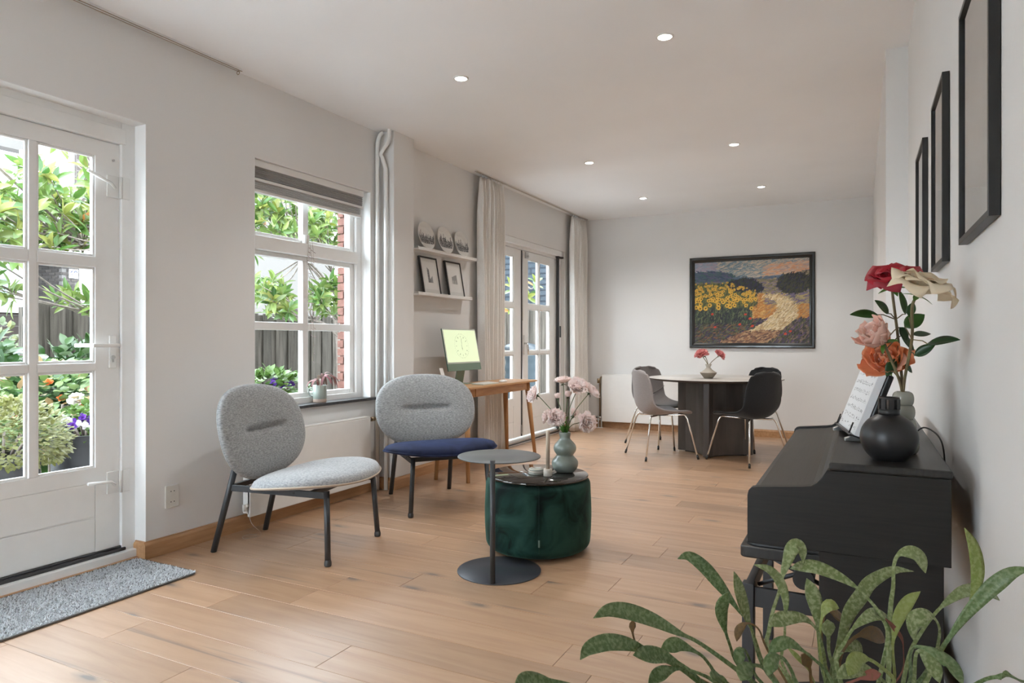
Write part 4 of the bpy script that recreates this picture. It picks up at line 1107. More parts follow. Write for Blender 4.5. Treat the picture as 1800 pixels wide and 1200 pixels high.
def dining_chair(loc, rz, mat_, label):
    t = thing('dining_chair', label, 'chair', (loc[0], loc[1], 0), rz, 'upholstered dining chairs around the round table')
    # shell: v runs from the seat front up the back; u across
    P = catmull([V(0.235, 0, 0.430), V(0.17, 0, 0.448), V(0.0, 0, 0.432), V(-0.13, 0, 0.428), V(-0.192, 0, 0.462), V(-0.222, 0, 0.555), V(-0.240, 0, 0.68), V(-0.250, 0, 0.79), V(-0.251, 0, 0.828)], 4)
    nP = len(P)
    def shell(off):
        def f(u, v):
            k = v*(nP-1); i = min(int(k), nP-2); p = P[i].lerp(P[i+1], k-i)
            tg = (P[i+1]-P[i]).normalized(); nrm = V(tg.z, 0, -tg.x) * -1
            s_ = v
            w = 0.225 if s_ < 0.15 else 0.225 + 0.015*math.sin((s_-0.15)/0.4*math.pi*0.5) if s_ < 0.55 else 0.238 - 0.085*((s_-0.55)/0.45)**1.6
            if s_ < 0.06: w *= (0.80 + 0.20*math.sqrt(s_/0.06))
            if s_ > 0.93: w *= math.sqrt(max(0.0, 1 - ((s_-0.93)/0.07)**2)) * 0.42 + 0.58
            q = (u-0.5)*2
            mid = math.exp(-((s_-0.50)/0.22)**2)
            rise = ((0.018 + 0.085*mid) * abs(q)**2.3) * (1 if s_ < 0.8 else (1-s_)/0.2)
            wrap = 0.085*max(0.0, (s_-0.42)/0.58)**0.7 * abs(q)**2 * (1 - 0.75*min(1.0, max(0.0, (s_-0.70)/0.28)))
            crown = 0.016*max(0.0, (s_-0.88)/0.12)*(1-q*q) - 0.010*max(0.0, (s_-0.88)/0.12)*q*q
            pp = p + V(wrap, 0, rise + crown) + nrm*(off if abs(q) < 0.98 and 0.0 < v < 1.0 else 0)
            return (pp.x, q*w*(1-0.05*mid*abs(q)), pp.z)
        return f
    m = MB().grid(shell(0.0), 21, 40)
    sh = m.build('shell', mat_, t, solid=0.020)
    sh.modifiers[0].offset = 1
    sm = sh.modifiers.new('sub', 'SUBSURF'); sm.levels = 1; sm.render_levels = 1
    sm_ = MB().tube([shell(0.0)(u/20, 0.60) for u in range(21)], 0.003, 6); sm_.v = [(x+0.004, y, z+0.004) for x, y, z in sm_.v]; sm_.build('seam', mat_, sh)
    MB().lathe([(0.0005, -0.012), (0.07, -0.010), (0.10, 0.0), (0.0005, 0.0)], 24, (-0.02, 0, 0.412)).build('seat_mount', M['black'], t)
    for sx, sy in ((1, -1), (1, 1), (-1, -1), (-1, 1)):
        foot = V(0.262*sx - 0.005, 0.252*sy, 0.022)
        shd = V(0.185*sx, 0.165*sy, 0.408 if sx > 0 else 0.400)
        d = (shd-foot).normalized()
        pts = [foot, shd - d*0.045] + catmull([shd - d*0.03, shd + V(-0.012*sx, -0.012*sy, 0.006), V(0.15*sx, 0.125*sy, 0.414 if sx > 0 else 0.404), V(0.03*sx-0.02, 0.03*sy, 0.405)], 4)
        lg = MB().tube(pts, 0.0085, 12).build('leg', M['chrome'], t)
        MB().tube([foot - d*0.0215, foot + d*0.014], [0.0105, 0.0115], 12).build('foot_cap', M['black'], lg)
    return t
gA = fabric('taupe_grey_felt', (0.25, 0.225, 0.22, 1), (0.34, 0.31, 0.305, 1), 220)
gB = fabric('dark_taupe_felt', (0.15, 0.138, 0.132, 1), (0.21, 0.193, 0.186, 1), 220)
gC = fabric('black_felt', (0.012, 0.0125, 0.014, 1), (0.024, 0.025, 0.027, 1), 220)
dining_chair((-1.735, 6.605), math.radians(39), gA, 'light taupe felt dining chair on chrome legs, nearest on the left of the table')
dining_chair((-1.945, 7.335), math.radians(-33), gB, 'taupe felt dining chair on chrome legs, further back in front of the radiator')
dining_chair((-0.945, 6.675), math.radians(144.5), gC, 'black felt dining chair on chrome legs, nearest on the right of the table')
dining_chair((-1.02, 7.50), math.radians(238), gC, 'black felt dining chair on chrome legs, hidden behind the nearer black one')

dv_ = thing('table_vase', 'small two tone clay vase on the dining table', 'vase', (-1.333, 6.85, 0.7574))
vp = [(0.0005, 0.001), (0.035, 0.0), (0.042, 0.004), (0.078, 0.050), (0.0815, 0.058)]
MB().lathe(vp, 40).build('lower_body', plain('dark_beige_clay', (0.25, 0.215, 0.17, 1), 0.75), dv_)
MB().lathe([(0.0815, 0.058), (0.066, 0.066), (0.036, 0.088), (0.022, 0.105), (0.020, 0.112), (0.028, 0.130), (0.031, 0.140), (0.027, 0.141), (0.018, 0.115), (0.0005, 0.11)], 40).build('upper_body', plain('light_beige_clay', (0.40, 0.36, 0.30, 1), 0.75), dv_)
rnd = random.Random(21); PX2 = 6.75/1200
for (px, py, r, lb, dep) in ((1233.5, 620, 0.058, 'coral carnation on the left in the clay vase', 0.0), (1244, 622, 0.038, 'smaller coral carnation in the middle of the clay vase', 0.07), (1266.5, 621.5, 0.053, 'coral carnation on the right in the clay vase', -0.02)):
    b0 = V(-1.333, 6.85, 0.7574+0.115)
    c = V(-1.333, 6.85, 0) + CAMR*((px-1246.5)*PX2) + CAMF*dep; c.z = CAM_H - (py-600)*PX2
    t = thing('carnation_flower', lb, 'flower', b0, 0, 'coral flowers in the clay vase')
    lc = c - b0; dvv = (V(lc.x, lc.y, lc.z*1.2) + CAMF*-0.05).normalized()
    MB().tube(catmull([(0, 0, 0), (lc.x*0.25, lc.y*0.25, 0.045), lc - dvv*r*0.5], 5), 0.0035, 6).build('stem', M['brown_stem'], t)
    orient(bloom_mesh(r*1.1, 60, rnd, 0.16, 1.25), lc - dvv*r*0.30, dvv).build('bloom', coralmat, t)
    p = orient_x(leaf_mb(0.05, 0.014), lc - dvv*r*0.9, V(rnd.uniform(-1, 1), rnd.uniform(-1, 1), 0.2)); p.build('leaf', darkleaf, t)

# ------------------------------------------------------------------ oil painting of a sunflower field
pt_ = thing('oil_painting', 'oil painting of a sunflower field and a sandy path in a black frame', 'painting', (-1.166, YB, 1.04))
PW, PH = 1.412, 1.100
FB = plain('black_lacquer_frame', (0.012, 0.013, 0.013, 1), 0.22, 0, 0.5, 0.3)
def frame_bar(p, q, inward, w=0.062):
    """moulded bar from p to q on the wall plane (x, z); inward is the direction to the picture"""
    prof = [(0, 0), (0, 0.022), (0.012, 0.032), (0.030, 0.032), (0.044, 0.020), (w, 0.012), (w, 0)]
    p, q, inw = Vector(p), Vector(q), Vector(inward)
    along = (q - p).normalized(); n_ = len(prof)
    vs = []
    for end, sg in ((p, 1), (q, -1)):
        for (u, dpt) in prof:
            c = end + inw*u + along*sg*u
            vs.append((c.x, -0.002 - dpt, c.y))
    fs = [tuple(range(n_)), tuple(range(2*n_-1, n_-1, -1))] + [(k, n_+k, n_+(k+1) % n_, (k+1) % n_) for k in range(n_)]
    return MB().add(vs, fs)
for p, q, inw in (((-PW/2, 0), (PW/2, 0), (0, 1)), ((-PW/2, PH), (PW/2, PH), (0, -1)), ((-PW/2, 0), (-PW/2, PH), (1, 0)), ((PW/2, 0), (PW/2, PH), (-1, 0))):
    frame_bar(p, q, inw).build('frame_bar', FB, pt_)
NU, NV = 250, 190
rs = np.random.RandomState(4)
img = np.zeros((NU+1, NV+1, 3))
S8 = lambda r, g, b: np.array(lin(r, g, b)[:3])
def path_c(v):   # centre and half width of the path at height v
    pts = [(0.0, 0.42, 0.22), (0.08, 0.52, 0.20), (0.18, 0.66, 0.13), (0.30, 0.78, 0.12), (0.42, 0.82, 0.085), (0.50, 0.78, 0.075), (0.58, 0.68, 0.10)]
    for (a, c, w), (b, c2, w2) in zip(pts, pts[1:]):
        if a <= v <= b:
            t = (v-a)/(b-a); return c + (c2-c)*t, w + (w2-w)*t
    return None
def region(u, v):
    """colour choices and brush direction at a spot of the canvas"""
    hillL = 0.885 - 0.10*max(0, u-0.22)/0.3 if u > 0.22 else 0.885 - 0.25*(u-0.15)**2
    hillR = 0.80 + 0.055*max(0, u-0.70)/0.3
    sky = v > max(hillL if u < 0.6 else 0.79, hillR if u > 0.6 else 0.0, 0.79)
    if sky:
        if u > 0.62 and v < 0.93 + 0.1*(u-0.62): return [S8(205,150,115), S8(196,165,140), S8(170,150,140)], 0.15
        if u < 0.2: return [S8(160,148,160), S8(140,150,165)], 0.1
        return [S8(125,140,145), S8(165,160,150), S8(195,175,155), S8(110,130,140)], 0.25
    if (u-0.44)**2/0.14**2 + (v-0.70)**2/0.085**2 < 1 or (u-0.57)**2/0.05**2 + (v-0.66)**2/0.05**2 < 1: return [S8(28,32,34), S8(44,52,36), S8(38,34,58)], 1.2
    if (u-0.87)**2/0.15**2 + (v-0.71)**2/0.13**2 < 1: return [S8(30,32,28), S8(52,54,36), S8(40,38,60), S8(66,60,40)], 1.0
    if u < 0.36 and v > 0.755: return [S8(52,68,92), S8(70,84,100), S8(84,78,108), S8(60,90,88)], -0.3
    if 0.30 < u < 0.78 and v > 0.77: return [S8(68,88,110), S8(84,100,116), S8(96,104,112)], 0.0
    if v > 0.60:
        if u > 0.55: return [S8(126,112,92), S8(150,132,104), S8(116,104,120), S8(104,102,70)], 0.1
        if not (u < 0.55 and v < 0.73 - 0.12*max(0, u-0.35)): return [S8(92,104,70), S8(88,80,112), S8(110,104,84)], -0.1
    pc = path_c(v)
    if pc and abs(u-pc[0]) < pc[1]:
        if v < 0.16: return [S8(150,108,76), S8(176,140,104), S8(118,84,66), S8(96,70,60)], 0.35
        return [S8(206,182,136), S8(186,164,128), S8(168,138,98), S8(214,196,160)], 0.75
    if u < 0.56 and v > 0.44: return [S8(66,78,48), S8(90,96,52), S8(48,56,44), S8(110,104,54)], 1.3
    if u < 0.52 and v > 0.24: return [S8(60,72,52), S8(40,46,42), S8(92,100,70), S8(34,36,46)], 1.4
    if u < 0.62 and v > 0.30: return [S8(186,130,66), S8(170,110,54), S8(200,160,96)], 0.3
    if u < 0.6:
        return [S8(44,44,44), S8(66,62,44), S8(60,48,76), S8(120,86,58), S8(84,90,66)], 0.5
    if v > 0.46: return [S8(170,150,100), S8(112,96,120), S8(150,138,104), S8(90,84,104)], 0.1
    if v > 0.30: return [S8(190,140,74), S8(172,112,56), S8(160,124,86)], 0.5
    return [S8(66,60,62), S8(82,84,52), S8(84,66,96), S8(120,100,86), S8(54,52,44)], 0.9
def stroke(u, v, col, L, W, ang):
    ci, cj = u*NU, v*NV
    r = int(max(L, W)) + 2
    i0, i1, j0, j1 = max(0, int(ci)-r), min(NU, int(ci)+r), max(0, int(cj)-r), min(NV, int(cj)+r)
    if i1 <= i0 or j1 <= j0: return
    I, J = np.meshgrid(np.arange(i0, i1+1), np.arange(j0, j1+1), indexing='ij')
    dx, dy = I-ci, J-cj
    a = dx*math.cos(ang) + dy*math.sin(ang); b = -dx*math.sin(ang) + dy*math.cos(ang)
    msk = (a/L)**2 + (b/W)**2 < 1
    img[i0:i1+1, j0:j1+1][msk] = col
for k in range(15000):
    u, v = rs.rand(), rs.rand()
    cols, ang = region(u, v)
    c = cols[rs.randint(len(cols))] * rs.uniform(0.88, 1.12)
    big = 1.5 if k < 2500 else 1.0
    stroke(u, v, c, rs.uniform(2.5, 6.0)*big*(1.6 if v > 0.8 else 1.0), rs.uniform(0.7, 1.4)*big, ang + rs.normal(0, 0.25))
for k in range(190):
    u = rs.uniform(0.005, 0.56); top = 0.74 - 0.10*max(0, u-0.33)/0.2 - 0.10*max(0, 0.1-u)
    v = rs.uniform(0.50, top) if k < 170 else rs.uniform(0.40, 0.55)
    s_ = 1.3 + 1.9*(top - v)/0.25
    for j in range(9):
        a = j*0.7
        stroke(u + 0.9*s_*math.cos(a)/NU, v + 0.9*s_*math.sin(a)/NV, S8(214,168,62)*rs.uniform(0.75, 1.15), s_*0.65, s_*0.42, a)
    stroke(u, v, S8(54,38,22), s_*0.55, s_*0.5, 0)
for (u, v) in ((0.19, 0.20), (0.52, 0.21), (0.80, 0.115), (0.84, 0.145), (0.165, 0.36), (0.46, 0.35), (0.41, 0.23), (0.5, 0.3)):
    stroke(u, v, S8(196,62,36), 3.2, 2.4, 0.3)
raster('canvas', NU, NV, lambda u, v: tuple(img[int(round(u*NU)), int(round(v*NV))]),
       lambda u, v: (-PW/2+0.055 + (PW-0.11)*u, -0.013, 0.055 + (PH-0.11)*v), attrmat('oil_paint', 0.45, 0.4), pt_)

# ------------------------------------------------------------------ piano, local frame = world
PY0, PY1 = 1.755, 3.095
pi_ = thing('digital_piano', 'black digital piano with its lid closed against the right wall', 'piano', (0, 0, 0))
cheek = [(-0.248, 0.627), (-0.248, 0.744), (-0.2455, 0.755), (-0.238, 0.763), (-0.226, 0.766), (-0.125, 0.7755), (-0.105, 0.779), (-0.092, 0.7875), (-0.081, 0.801), (-0.070, 0.8195), (0.176, 0.8195), (0.176, 0.627)]
for a in (PY0, PY1-0.026):
    MB().prism(cheek, a, a+0.026, 'y').build('side_panel', M['piano'], pi_, bevel=0.0015)
MB().box((-0.066, PY0-0.003, 0.8195), (0.179, PY1+0.003, 0.838)).build('lid', M['piano_top'], pi_, bevel=0.005)
cov = [(-0.244, 0.70), (-0.244, 0.742), (-0.240, 0.752), (-0.226, 0.7585), (-0.125, 0.768), (-0.104, 0.7715), (-0.088, 0.781), (-0.078, 0.795), (-0.068, 0.8195), (-0.055, 0.8195), (-0.055, 0.70)]
MB().prism(cov, PY0+0.026, PY1-0.026, 'y').build('key_cover', M['piano_top'], pi_)
MB().box((-0.240, PY0+0.026, 0.627), (0.17, PY1-0.026, 0.70)).build('keybed', M['piano'], pi_)
MB().box((-0.055, PY0+0.026, 0.70), (0.165, PY1-0.026, 0.8195)).build('cabinet', M['piano'], pi_)
for a in (PY0+0.012, PY1-0.044):
    MB().box((-0.088, a, 0.0), (0.163, a+0.032, 0.627)).build('leg_panel', M['piano'], pi_, bevel=0.002)
MB().box((0.135, PY0+0.044, 0.14), (0.155, PY1-0.044, 0.30)).build('back_panel', M['piano'], pi_)
pb_ = MB().box((0.02, PY0+0.044, 0.05), (0.10, PY1-0.044, 0.14)).build('pedal_bar', M['piano'], pi_)
for y in (2.33, 2.42, 2.51): MB().box((-0.075, y-0.012, 0.065), (0.02, y+0.012, 0.075)).build('pedal', M['brass'], pb_, bevel=0.003)
LZ = 0.838
bn = thing('piano_bench', 'black adjustable piano bench pushed under the keyboard', 'bench', (-0.172, 2.485, 0))
BW, BD = 0.163, 0.275
MB().prism(rrect(-BW, -BD, BW, BD, 0.02), 0.452, 0.487, 'z').build('seat_frame', M['piano_top'], bn, bevel=0.005)
pad(superell(BW-0.008, BD-0.008, 9), 0.030, lambda u, w: 0.0, nr=14, na=64, under=0.05).build('cushion', plain('black_leatherette', (0.014, 0.014, 0.015, 1), 0.42), bn, (0, 0, 0.487))
for sx in (-1, 1):
    for sy in (-1, 1):
        MB().box((sx*(BW-0.006)-0.018*(sx > 0)*2 + (0.0 if sx > 0 else 0), sy*(BD-0.02)-0.018, 0), (sx*(BW-0.006) + (0.036 if sx < 0 else 0), sy*(BD-0.02)+0.018, 0.372)).build('leg', M['black_metal'], bn, bevel=0.003)
for sx in (-1, 1): MB().box((sx*(BW-0.024)-0.012, -BD+0.02, 0.322), (sx*(BW-0.024)+0.012, BD-0.02, 0.366)).build('long_rail', M['black_metal'], bn, bevel=0.002)
for sy in (-1, 1):
    MB().box((-BW+0.03, sy*(BD-0.02)-0.009, 0.30), (BW-0.03, sy*(BD-0.02)+0.009, 0.360)).build('end_rail', M['black_metal'], bn, bevel=0.002)
    y = sy*(BD-0.09)
    for a, b in (((-0.12, 0.345), (0.12, 0.452)), ((0.12, 0.345), (-0.12, 0.452))):
        MB().tube([(a[0], y + 0.008*(a[0] > 0), a[1]), (b[0], y + 0.008*(a[0] > 0), b[1])], 0.007, 10).build('lift_arm', M['black_metal'], bn)
MB().tube([(0.0, -BD+0.06, 0.398), (0.0, BD-0.06, 0.398)], 0.005, 10).build('lift_rod', M['black_metal'], bn)
MB().tube([(0.02, -BD-0.005, 0.41), (0.02, -BD+0.06, 0.41)], [0.030, 0.030], 20).build('knob', M['black'], bn)

# things on the piano
df = thing('fragrance_lamp', 'round matte black fragrance bottle with a pierced cap on the piano', 'bottle', (0.060, 1.857, LZ))
pf = [(0.0005, 0.0), (0.030, 0.0), (0.038, 0.004), (0.052, 0.020), (0.0605, 0.040), (0.0625, 0.056), (0.058, 0.076), (0.046, 0.094), (0.030, 0.105), (0.021, 0.109), (0.0005, 0.110)]
bb = catmull([V(r, 0, z) for r, z in pf], 3)
MB().lathe([(max(p.x, 0.0005), p.z) for p in bb], 48).build('bottle', noisy('matte_black_glass', (0.010, 0.010, 0.0105, 1), (0.020, 0.020, 0.021, 1), 6, 0.38), df)
# cap: a ring wall of posts leaving eight upright slots
cp = MB(); n = 48
prf = [(0.0228, 0.107), (0.0228, 0.120), (0.0228, 0.145), (0.0228, 0.150)]
cp.lathe([(0.0195, 0.107), (0.0228, 0.107), (0.0228, 0.122), (0.0195, 0.122)], n)
cp.lathe([(0.0195, 0.145), (0.0228, 0.145), (0.0230, 0.148), (0.0205, 0.150), (0.0195, 0.148)], n)
for k in range(8):
    a = R(45*k + 12); cp.obox((0.0211*math.cos(a), 0.0211*math.sin(a), 0.1335), (0.0034, 0.0115, 0.025), Matrix.Rotation(a, 3, 'Z'))
cp.build('pierced_cap', M['black'], df)
MB().tube([(0, 0, 0.108), (0, 0, 0.143)], [0.008, 0.007], 14).build('burner_stone', plain('grey_ceramic', (0.35, 0.34, 0.32, 1), 0.7), df)

bv = thing('bubble_vase', 'grey green bubble vase behind the black bottle on the piano', 'vase', (0.095, 1.984, LZ))
pr = []
for (zc, r, hh) in ((0.026, 0.037, 0.026), (0.068, 0.031, 0.020), (0.104, 0.0275, 0.0185), (0.137, 0.0248, 0.0175)):
    for k in range(9):
        a = R(-78 + 19.5*k); pr.append((r*(0.70 + 0.30*math.cos(a)), zc + hh*math.sin(a)))
pr = [(0.0005, 0.0), (0.020, 0.0)] + pr + [(0.016, 0.156), (0.013, 0.153), (0.012, 0.13), (0.0005, 0.13)]
MB().lathe(pr, 40).build('body', M['grey_glaze'], bv)

VR = V(0.095, 1.984, LZ + 0.135)
PX3 = 1.7236/1200
def at_r(px, py, dep):
    c = CAMR*((px-900.0)*PX3*(1+dep/1.7236)) + CAMF*(1.7236+dep)
    c.z = CAM_H - (py-600)*PX3*(1+dep/1.7236)
    return c
def wide_petal(L, W, curl, rnd, point=0.3):
    """broad rose petal from the origin along +x, cupped up, its rim curled back to a point"""
    ph = rnd.uniform(0, 6)
    def f(i, j):
        q = (j-0.5)*2
        w = W*(math.sin(min(1.0, 0.12+0.95*i)*math.pi*0.62))**0.8
        l = L*i*(1 + point*0.35*(1-abs(q))*i)
        z = L*0.42*math.sin(i*1.35) - curl*L*max(0, i-0.62)**2*2.6*(0.5+abs(q)) + 0.30*L*q*q*(1-0.75*i) + 0.03*L*math.sin(4*q+ph)*i
        return (l*(1-0.16*q*q), q*w, z)
    return MB().grid(f, 8, 9)
def rose(label, head, r, dirv, mats, npet, seed, leaves, stemtop=0.75, tight=1.0, frill=0.0, cat='flower'):
    t = thing('rose_flower', label, cat, VR, 0, 'large artificial flowers in the bubble vase')
    rnd = random.Random(seed); lc = head - VR; dv = Vector(dirv).normalized()
    ctrl = [V(lc.x*-0.03, lc.y*-0.03, 0), V(lc.x*0.12, lc.y*0.12, 0.06), V(lc.x*0.5, lc.y*0.5, lc.z*0.55), lc - dv*r*0.75, lc - dv*r*0.32]
    if lc.z < 0.17: ctrl = [V(0, 0, 0), V(lc.x*0.15, lc.y*0.15, 0.05), lc - dv*r*0.32]
    sp = catmull(ctrl, 6)
    MB().tube(sp, 0.0034, 8).build('stem', M['brown_stem'], t)
    for k in range(npet):
        q = k/(npet-1)
        L = r*(0.50 + 0.62*q)*rnd.uniform(0.92, 1.08)
        if frill:
            p = petal(L, r*(0.30+0.24*q), 0.5, 7, 9, frill*r, rnd, 0.55)
        else:
            p = wide_petal(L, r*(0.30 + 0.36*q), 0.15 + 0.75*q, rnd, 0.5*q)
        el = R(84 - 80*q**0.85*tight) + rnd.uniform(-0.1, 0.1)
        mm = Matrix.Rotation(k*2.39996 + rnd.uniform(-0.2, 0.2), 4, 'Z') @ Matrix.Rotation(-el, 4, 'Y')
        p.v = [tuple(mm @ Vector(v)) for v in p.v]
        orient(p, lc - dv*r*0.30, dv)
        p.build('petal', mats[0] if rnd.random() < 0.72 else mats[1], t, solid=0.0008)
    for k in range(4):
        p = leaf_mb(r*0.55, r*0.10, 0.2, 0.4, 6); mm = Matrix.Rotation(k*1.57+0.4, 4, 'Z') @ Matrix.Rotation(R(10), 4, 'Y'); p.v = [tuple(mm @ Vector(v)) for v in p.v]
        orient(p, lc - dv*r*0.34, dv).build('sepal', greenleaf, t)
    for (bx, by, tx, ty, w, d0, d1, mt) in leaves:
        a, b = at_r(bx, by, d0) - VR, at_r(tx, ty, d1) - VR
        near = min(sp, key=lambda s_: (s_-a).length)
        MB().tube([near, a.lerp(near, 0.3) + V(0, 0, 0.004), a], 0.0014, 6).build('leaf_stalk', M['brown_stem'], t)
        ax = (b-a); up = (V(0, 0, 1)*0.55 - CAMF*0.8 + CAMR*0.25*w[1]).normalized()
        sd = up.cross(ax.normalized()).normalized(); nn = ax.normalized().cross(sd)
        lm = leaf_mb(ax.length, w[0], 0.22, 0.15, 10)
        m3 = Matrix((ax.normalized(), sd, nn)).transposed()
        lm.v = [tuple(a + m3 @ Vector(v)) for v in lm.v]
        lm.build('leaf', mt, t, solid=0.0006)
    return t
redm = [leafmat('crimson_petal', (0.34, 0.005, 0.016, 1), (0.44, 0.010, 0.026, 1), 0.12, 0.55), leafmat('crimson_petal_back', (0.36, 0.03, 0.05, 1), (0.42, 0.05, 0.07, 1), 0.12, 0.6)]
crem = [leafmat('cream_petal', (0.86, 0.72, 0.50, 1), (0.90, 0.79, 0.60, 1), 0.25, 0.55), leafmat('peach_cream_petal', (0.88, 0.62, 0.36, 1), (0.90, 0.72, 0.50, 1), 0.25, 0.55)]
blum = [leafmat('blush_petal', (0.90, 0.55, 0.44, 1), (0.93, 0.68, 0.58, 1), 0.3, 0.6), leafmat('pale_blush_petal', (0.93, 0.75, 0.66, 1), (0.95, 0.80, 0.72, 1), 0.3, 0.6)]
oram = [leafmat('orange_petal', (0.92, 0.34, 0.14, 1), (0.94, 0.46, 0.26, 1), 0.3, 0.6), leafmat('salmon_petal', (0.93, 0.48, 0.31, 1), (0.94, 0.58, 0.43, 1), 0.3, 0.6)]
gm, dm = leafmat('rose_leaf', (0.035, 0.10, 0.018, 1), (0.055, 0.135, 0.026, 1), 0.2, 0.35), darkleaf
rose('deep red rose standing highest in the bubble vase', at_r(1568, 492, 0.05), 0.068, CAMR*-0.28 + CAMF*-0.42 + V(0, 0, 0.85), redm, 17, 5,
     [(1543, 553, 1494, 552, (0.014, 0), 0.03, 0.0, gm), (1562, 551, 1538, 527, (0.014, 0), 0.03, 0.02, gm), (1592, 552, 1580, 508, (0.012, 0), 0.02, 0.0, gm)], tight=0.95)
rose('open cream rose leaning right toward the wall', at_r(1620, 503, -0.13), 0.070, CAMR*0.22 + CAMF*-0.35 + V(0, 0, 0.92), crem, 19, 8,
     [(1590, 575, 1626, 552, (0.019, 0), -0.01, -0.02, gm), (1597, 555, 1606, 530, (0.011, 0), 0.0, 0.0, dm), (1604, 588, 1637, 586, (0.009, 0), 0.0, 0.02, dm), (1608, 625, 1645, 604, (0.013, 0), -0.06, -0.09, dm), (1630, 604, 1688, 596, (0.018, 0), -0.09, -0.16, dm)], tight=1.05)
rose('blush pink peony facing left on a low stem', at_r(1543, 592, -0.03), 0.066, CAMR*-0.75 + CAMF*-0.15 + V(0, 0, 0.62), blum, 22, 13,
     [(1584, 590, 1608, 616, (0.013, 0), -0.01, 0.0, dm), (1581, 575, 1596, 600, (0.014, 0), -0.02, -0.02, dm)], tight=0.66, frill=0.035)
rose('bright orange peony lowest over the sheet music', at_r(1556, 630, 0.035), 0.070, CAMR*-0.35 + CAMF*-0.55 + V(0, 0, 0.35), oram, 22, 17,
     [(1572, 630, 1558, 662, (0.013, 0), 0.0, 0.0, dm), (1590, 640, 1604, 655, (0.010, 0), 0.0, 0.01, dm)], tight=0.95, frill=0.045)

# sheet music on a folding stand
ms_ = thing('music_stand', 'small folding tabletop music stand with silver feet on the piano', 'music stand', (-0.030, 2.285, LZ), R(9))
tilt = R(20)
rmx = Matrix.Translation((0.0, 0, 0.016)) @ Matrix.Rotation(tilt, 4, 'Y')
m = MB().box((0.010, -0.150, 0.0), (0.028, 0.150, 0.190)); m.v = [tuple(rmx @ Vector(p)) for p in m.v]; m.build('back_board', M['black'], ms_, bevel=0.005)
m = MB().box((-0.022, -0.150, -0.004), (0.028, 0.150, 0.0)); m.v = [tuple(rmx @ Vector(p)) for p in m.v]; m.build('ledge', M['black'], ms_)
for y in (-0.12, 0.12):
    MB().prism([(-0.030, 0.0), (0.022, 0.0), (0.022, 0.014), (-0.010, 0.016), (-0.030, 0.008)], y-0.010, y+0.010, 'y').build('foot', M['alu'], ms_, bevel=0.001)
    m = MB().tube([(-0.020, y, 0.0), (-0.020, y, 0.032)], 0.0022, 8); m.v = [tuple(rmx @ Vector(p)) for p in m.v]; m.build('page_peg', M['black'], ms_)
m = MB().tube([(0.040, 0.0, 0.11), (0.105, 0.0, 0.0)], 0.004, 8); m.v = [(x + 0.01, y, max(0.0035, z)) for x, y, z in m.v]; m.build('prop', M['black'], ms_)
mu = thing('sheet_music', 'white book of printed sheet music open on the stand', 'sheet music', (-0.030, 2.285, LZ), R(9))
m = MB().box((-0.010, -0.148, 0.0002), (0.009, 0.148, 0.196)); m.v = [tuple(rmx @ Vector(p)) for p in m.v]; m.build('pages', plain('white_paper', (0.78, 0.79, 0.80, 1), 0.7), mu, bevel=0.001)
rr = random.Random(8); notes = {}
def music(u, v):
    bar = (v*7.2) % 1.0
    w = (0.78, 0.79, 0.80)
    if not (0.06 < u < 0.94 and 0.05 < v < 0.93): return w
    line = 0.30 < bar < 0.72 and (bar*24) % 2 < 0.5
    key = (int(u*58), int(v*70))
    if key not in notes: notes[key] = rr.random()
    if 0.28 < bar < 0.80 and notes[key] < 0.13: return (0.16, 0.16, 0.17)
    return (0.55, 0.56, 0.57) if line else w
raster('printed_page', 110, 130, music, lambda u, v: tuple(rmx @ V(-0.0105, 0.146 - 0.292*u, 0.003 + 0.19*v)), attrmat('page_print', 0.7, 0.3), mu)
tag(MB().tube(catmull([(0.135, 2.34, LZ+0.002), (0.165, 2.33, LZ+0.030), (0.195, 2.27, LZ+0.015), (0.205, 2.22, LZ-0.03), (0.204, 2.2, LZ-0.14)], 6), 0.0022, 8).build('power_cable', M['black'], None), 'thin black cable looping over the rear edge of the piano', 'cable')

# ------------------------------------------------------------------ framed pictures on the piano wall
for (y0, y1, lb) in ((1.51, 1.94, 'black framed picture on the piano wall, nearest the viewer'), (2.31, 2.66, 'black framed picture on the piano wall, middle of the three'), (3.02, 3.385, 'black framed picture on the piano wall, furthest from the viewer')):
    t = thing('wall_picture', lb, 'picture', (XR, (y0+y1)/2, 1.35), 0, 'black framed pictures above the piano')
    w, h_, d, b = (y1-y0), 0.545, 0.020, 0.013
    for k, (a, c) in enumerate((((-w/2, 0), (-w/2+b, h_)), ((w/2-b, 0), (w/2, h_)), ((-w/2+b, 0), (w/2-b, b)), ((-w/2+b, h_-b), (w/2-b, h_)))):
        MB().box((-d, a[0], a[1]), (-0.001, c[0], c[1])).build('frame_bar', M['black'], t, bevel=0.001)
    MB().box((-0.008, -w/2+b, b), (-0.002, w/2-b, h_-b)).build('print_sheet', noisy('pale_grey_print', (0.40, 0.385, 0.36, 1), (0.50, 0.485, 0.455, 1), 3.5, 0.6), t)
    MB().box((-0.014, -w/2+b, b), (-0.012, w/2-b, h_-b)).build('glazing', M['glass'], t)

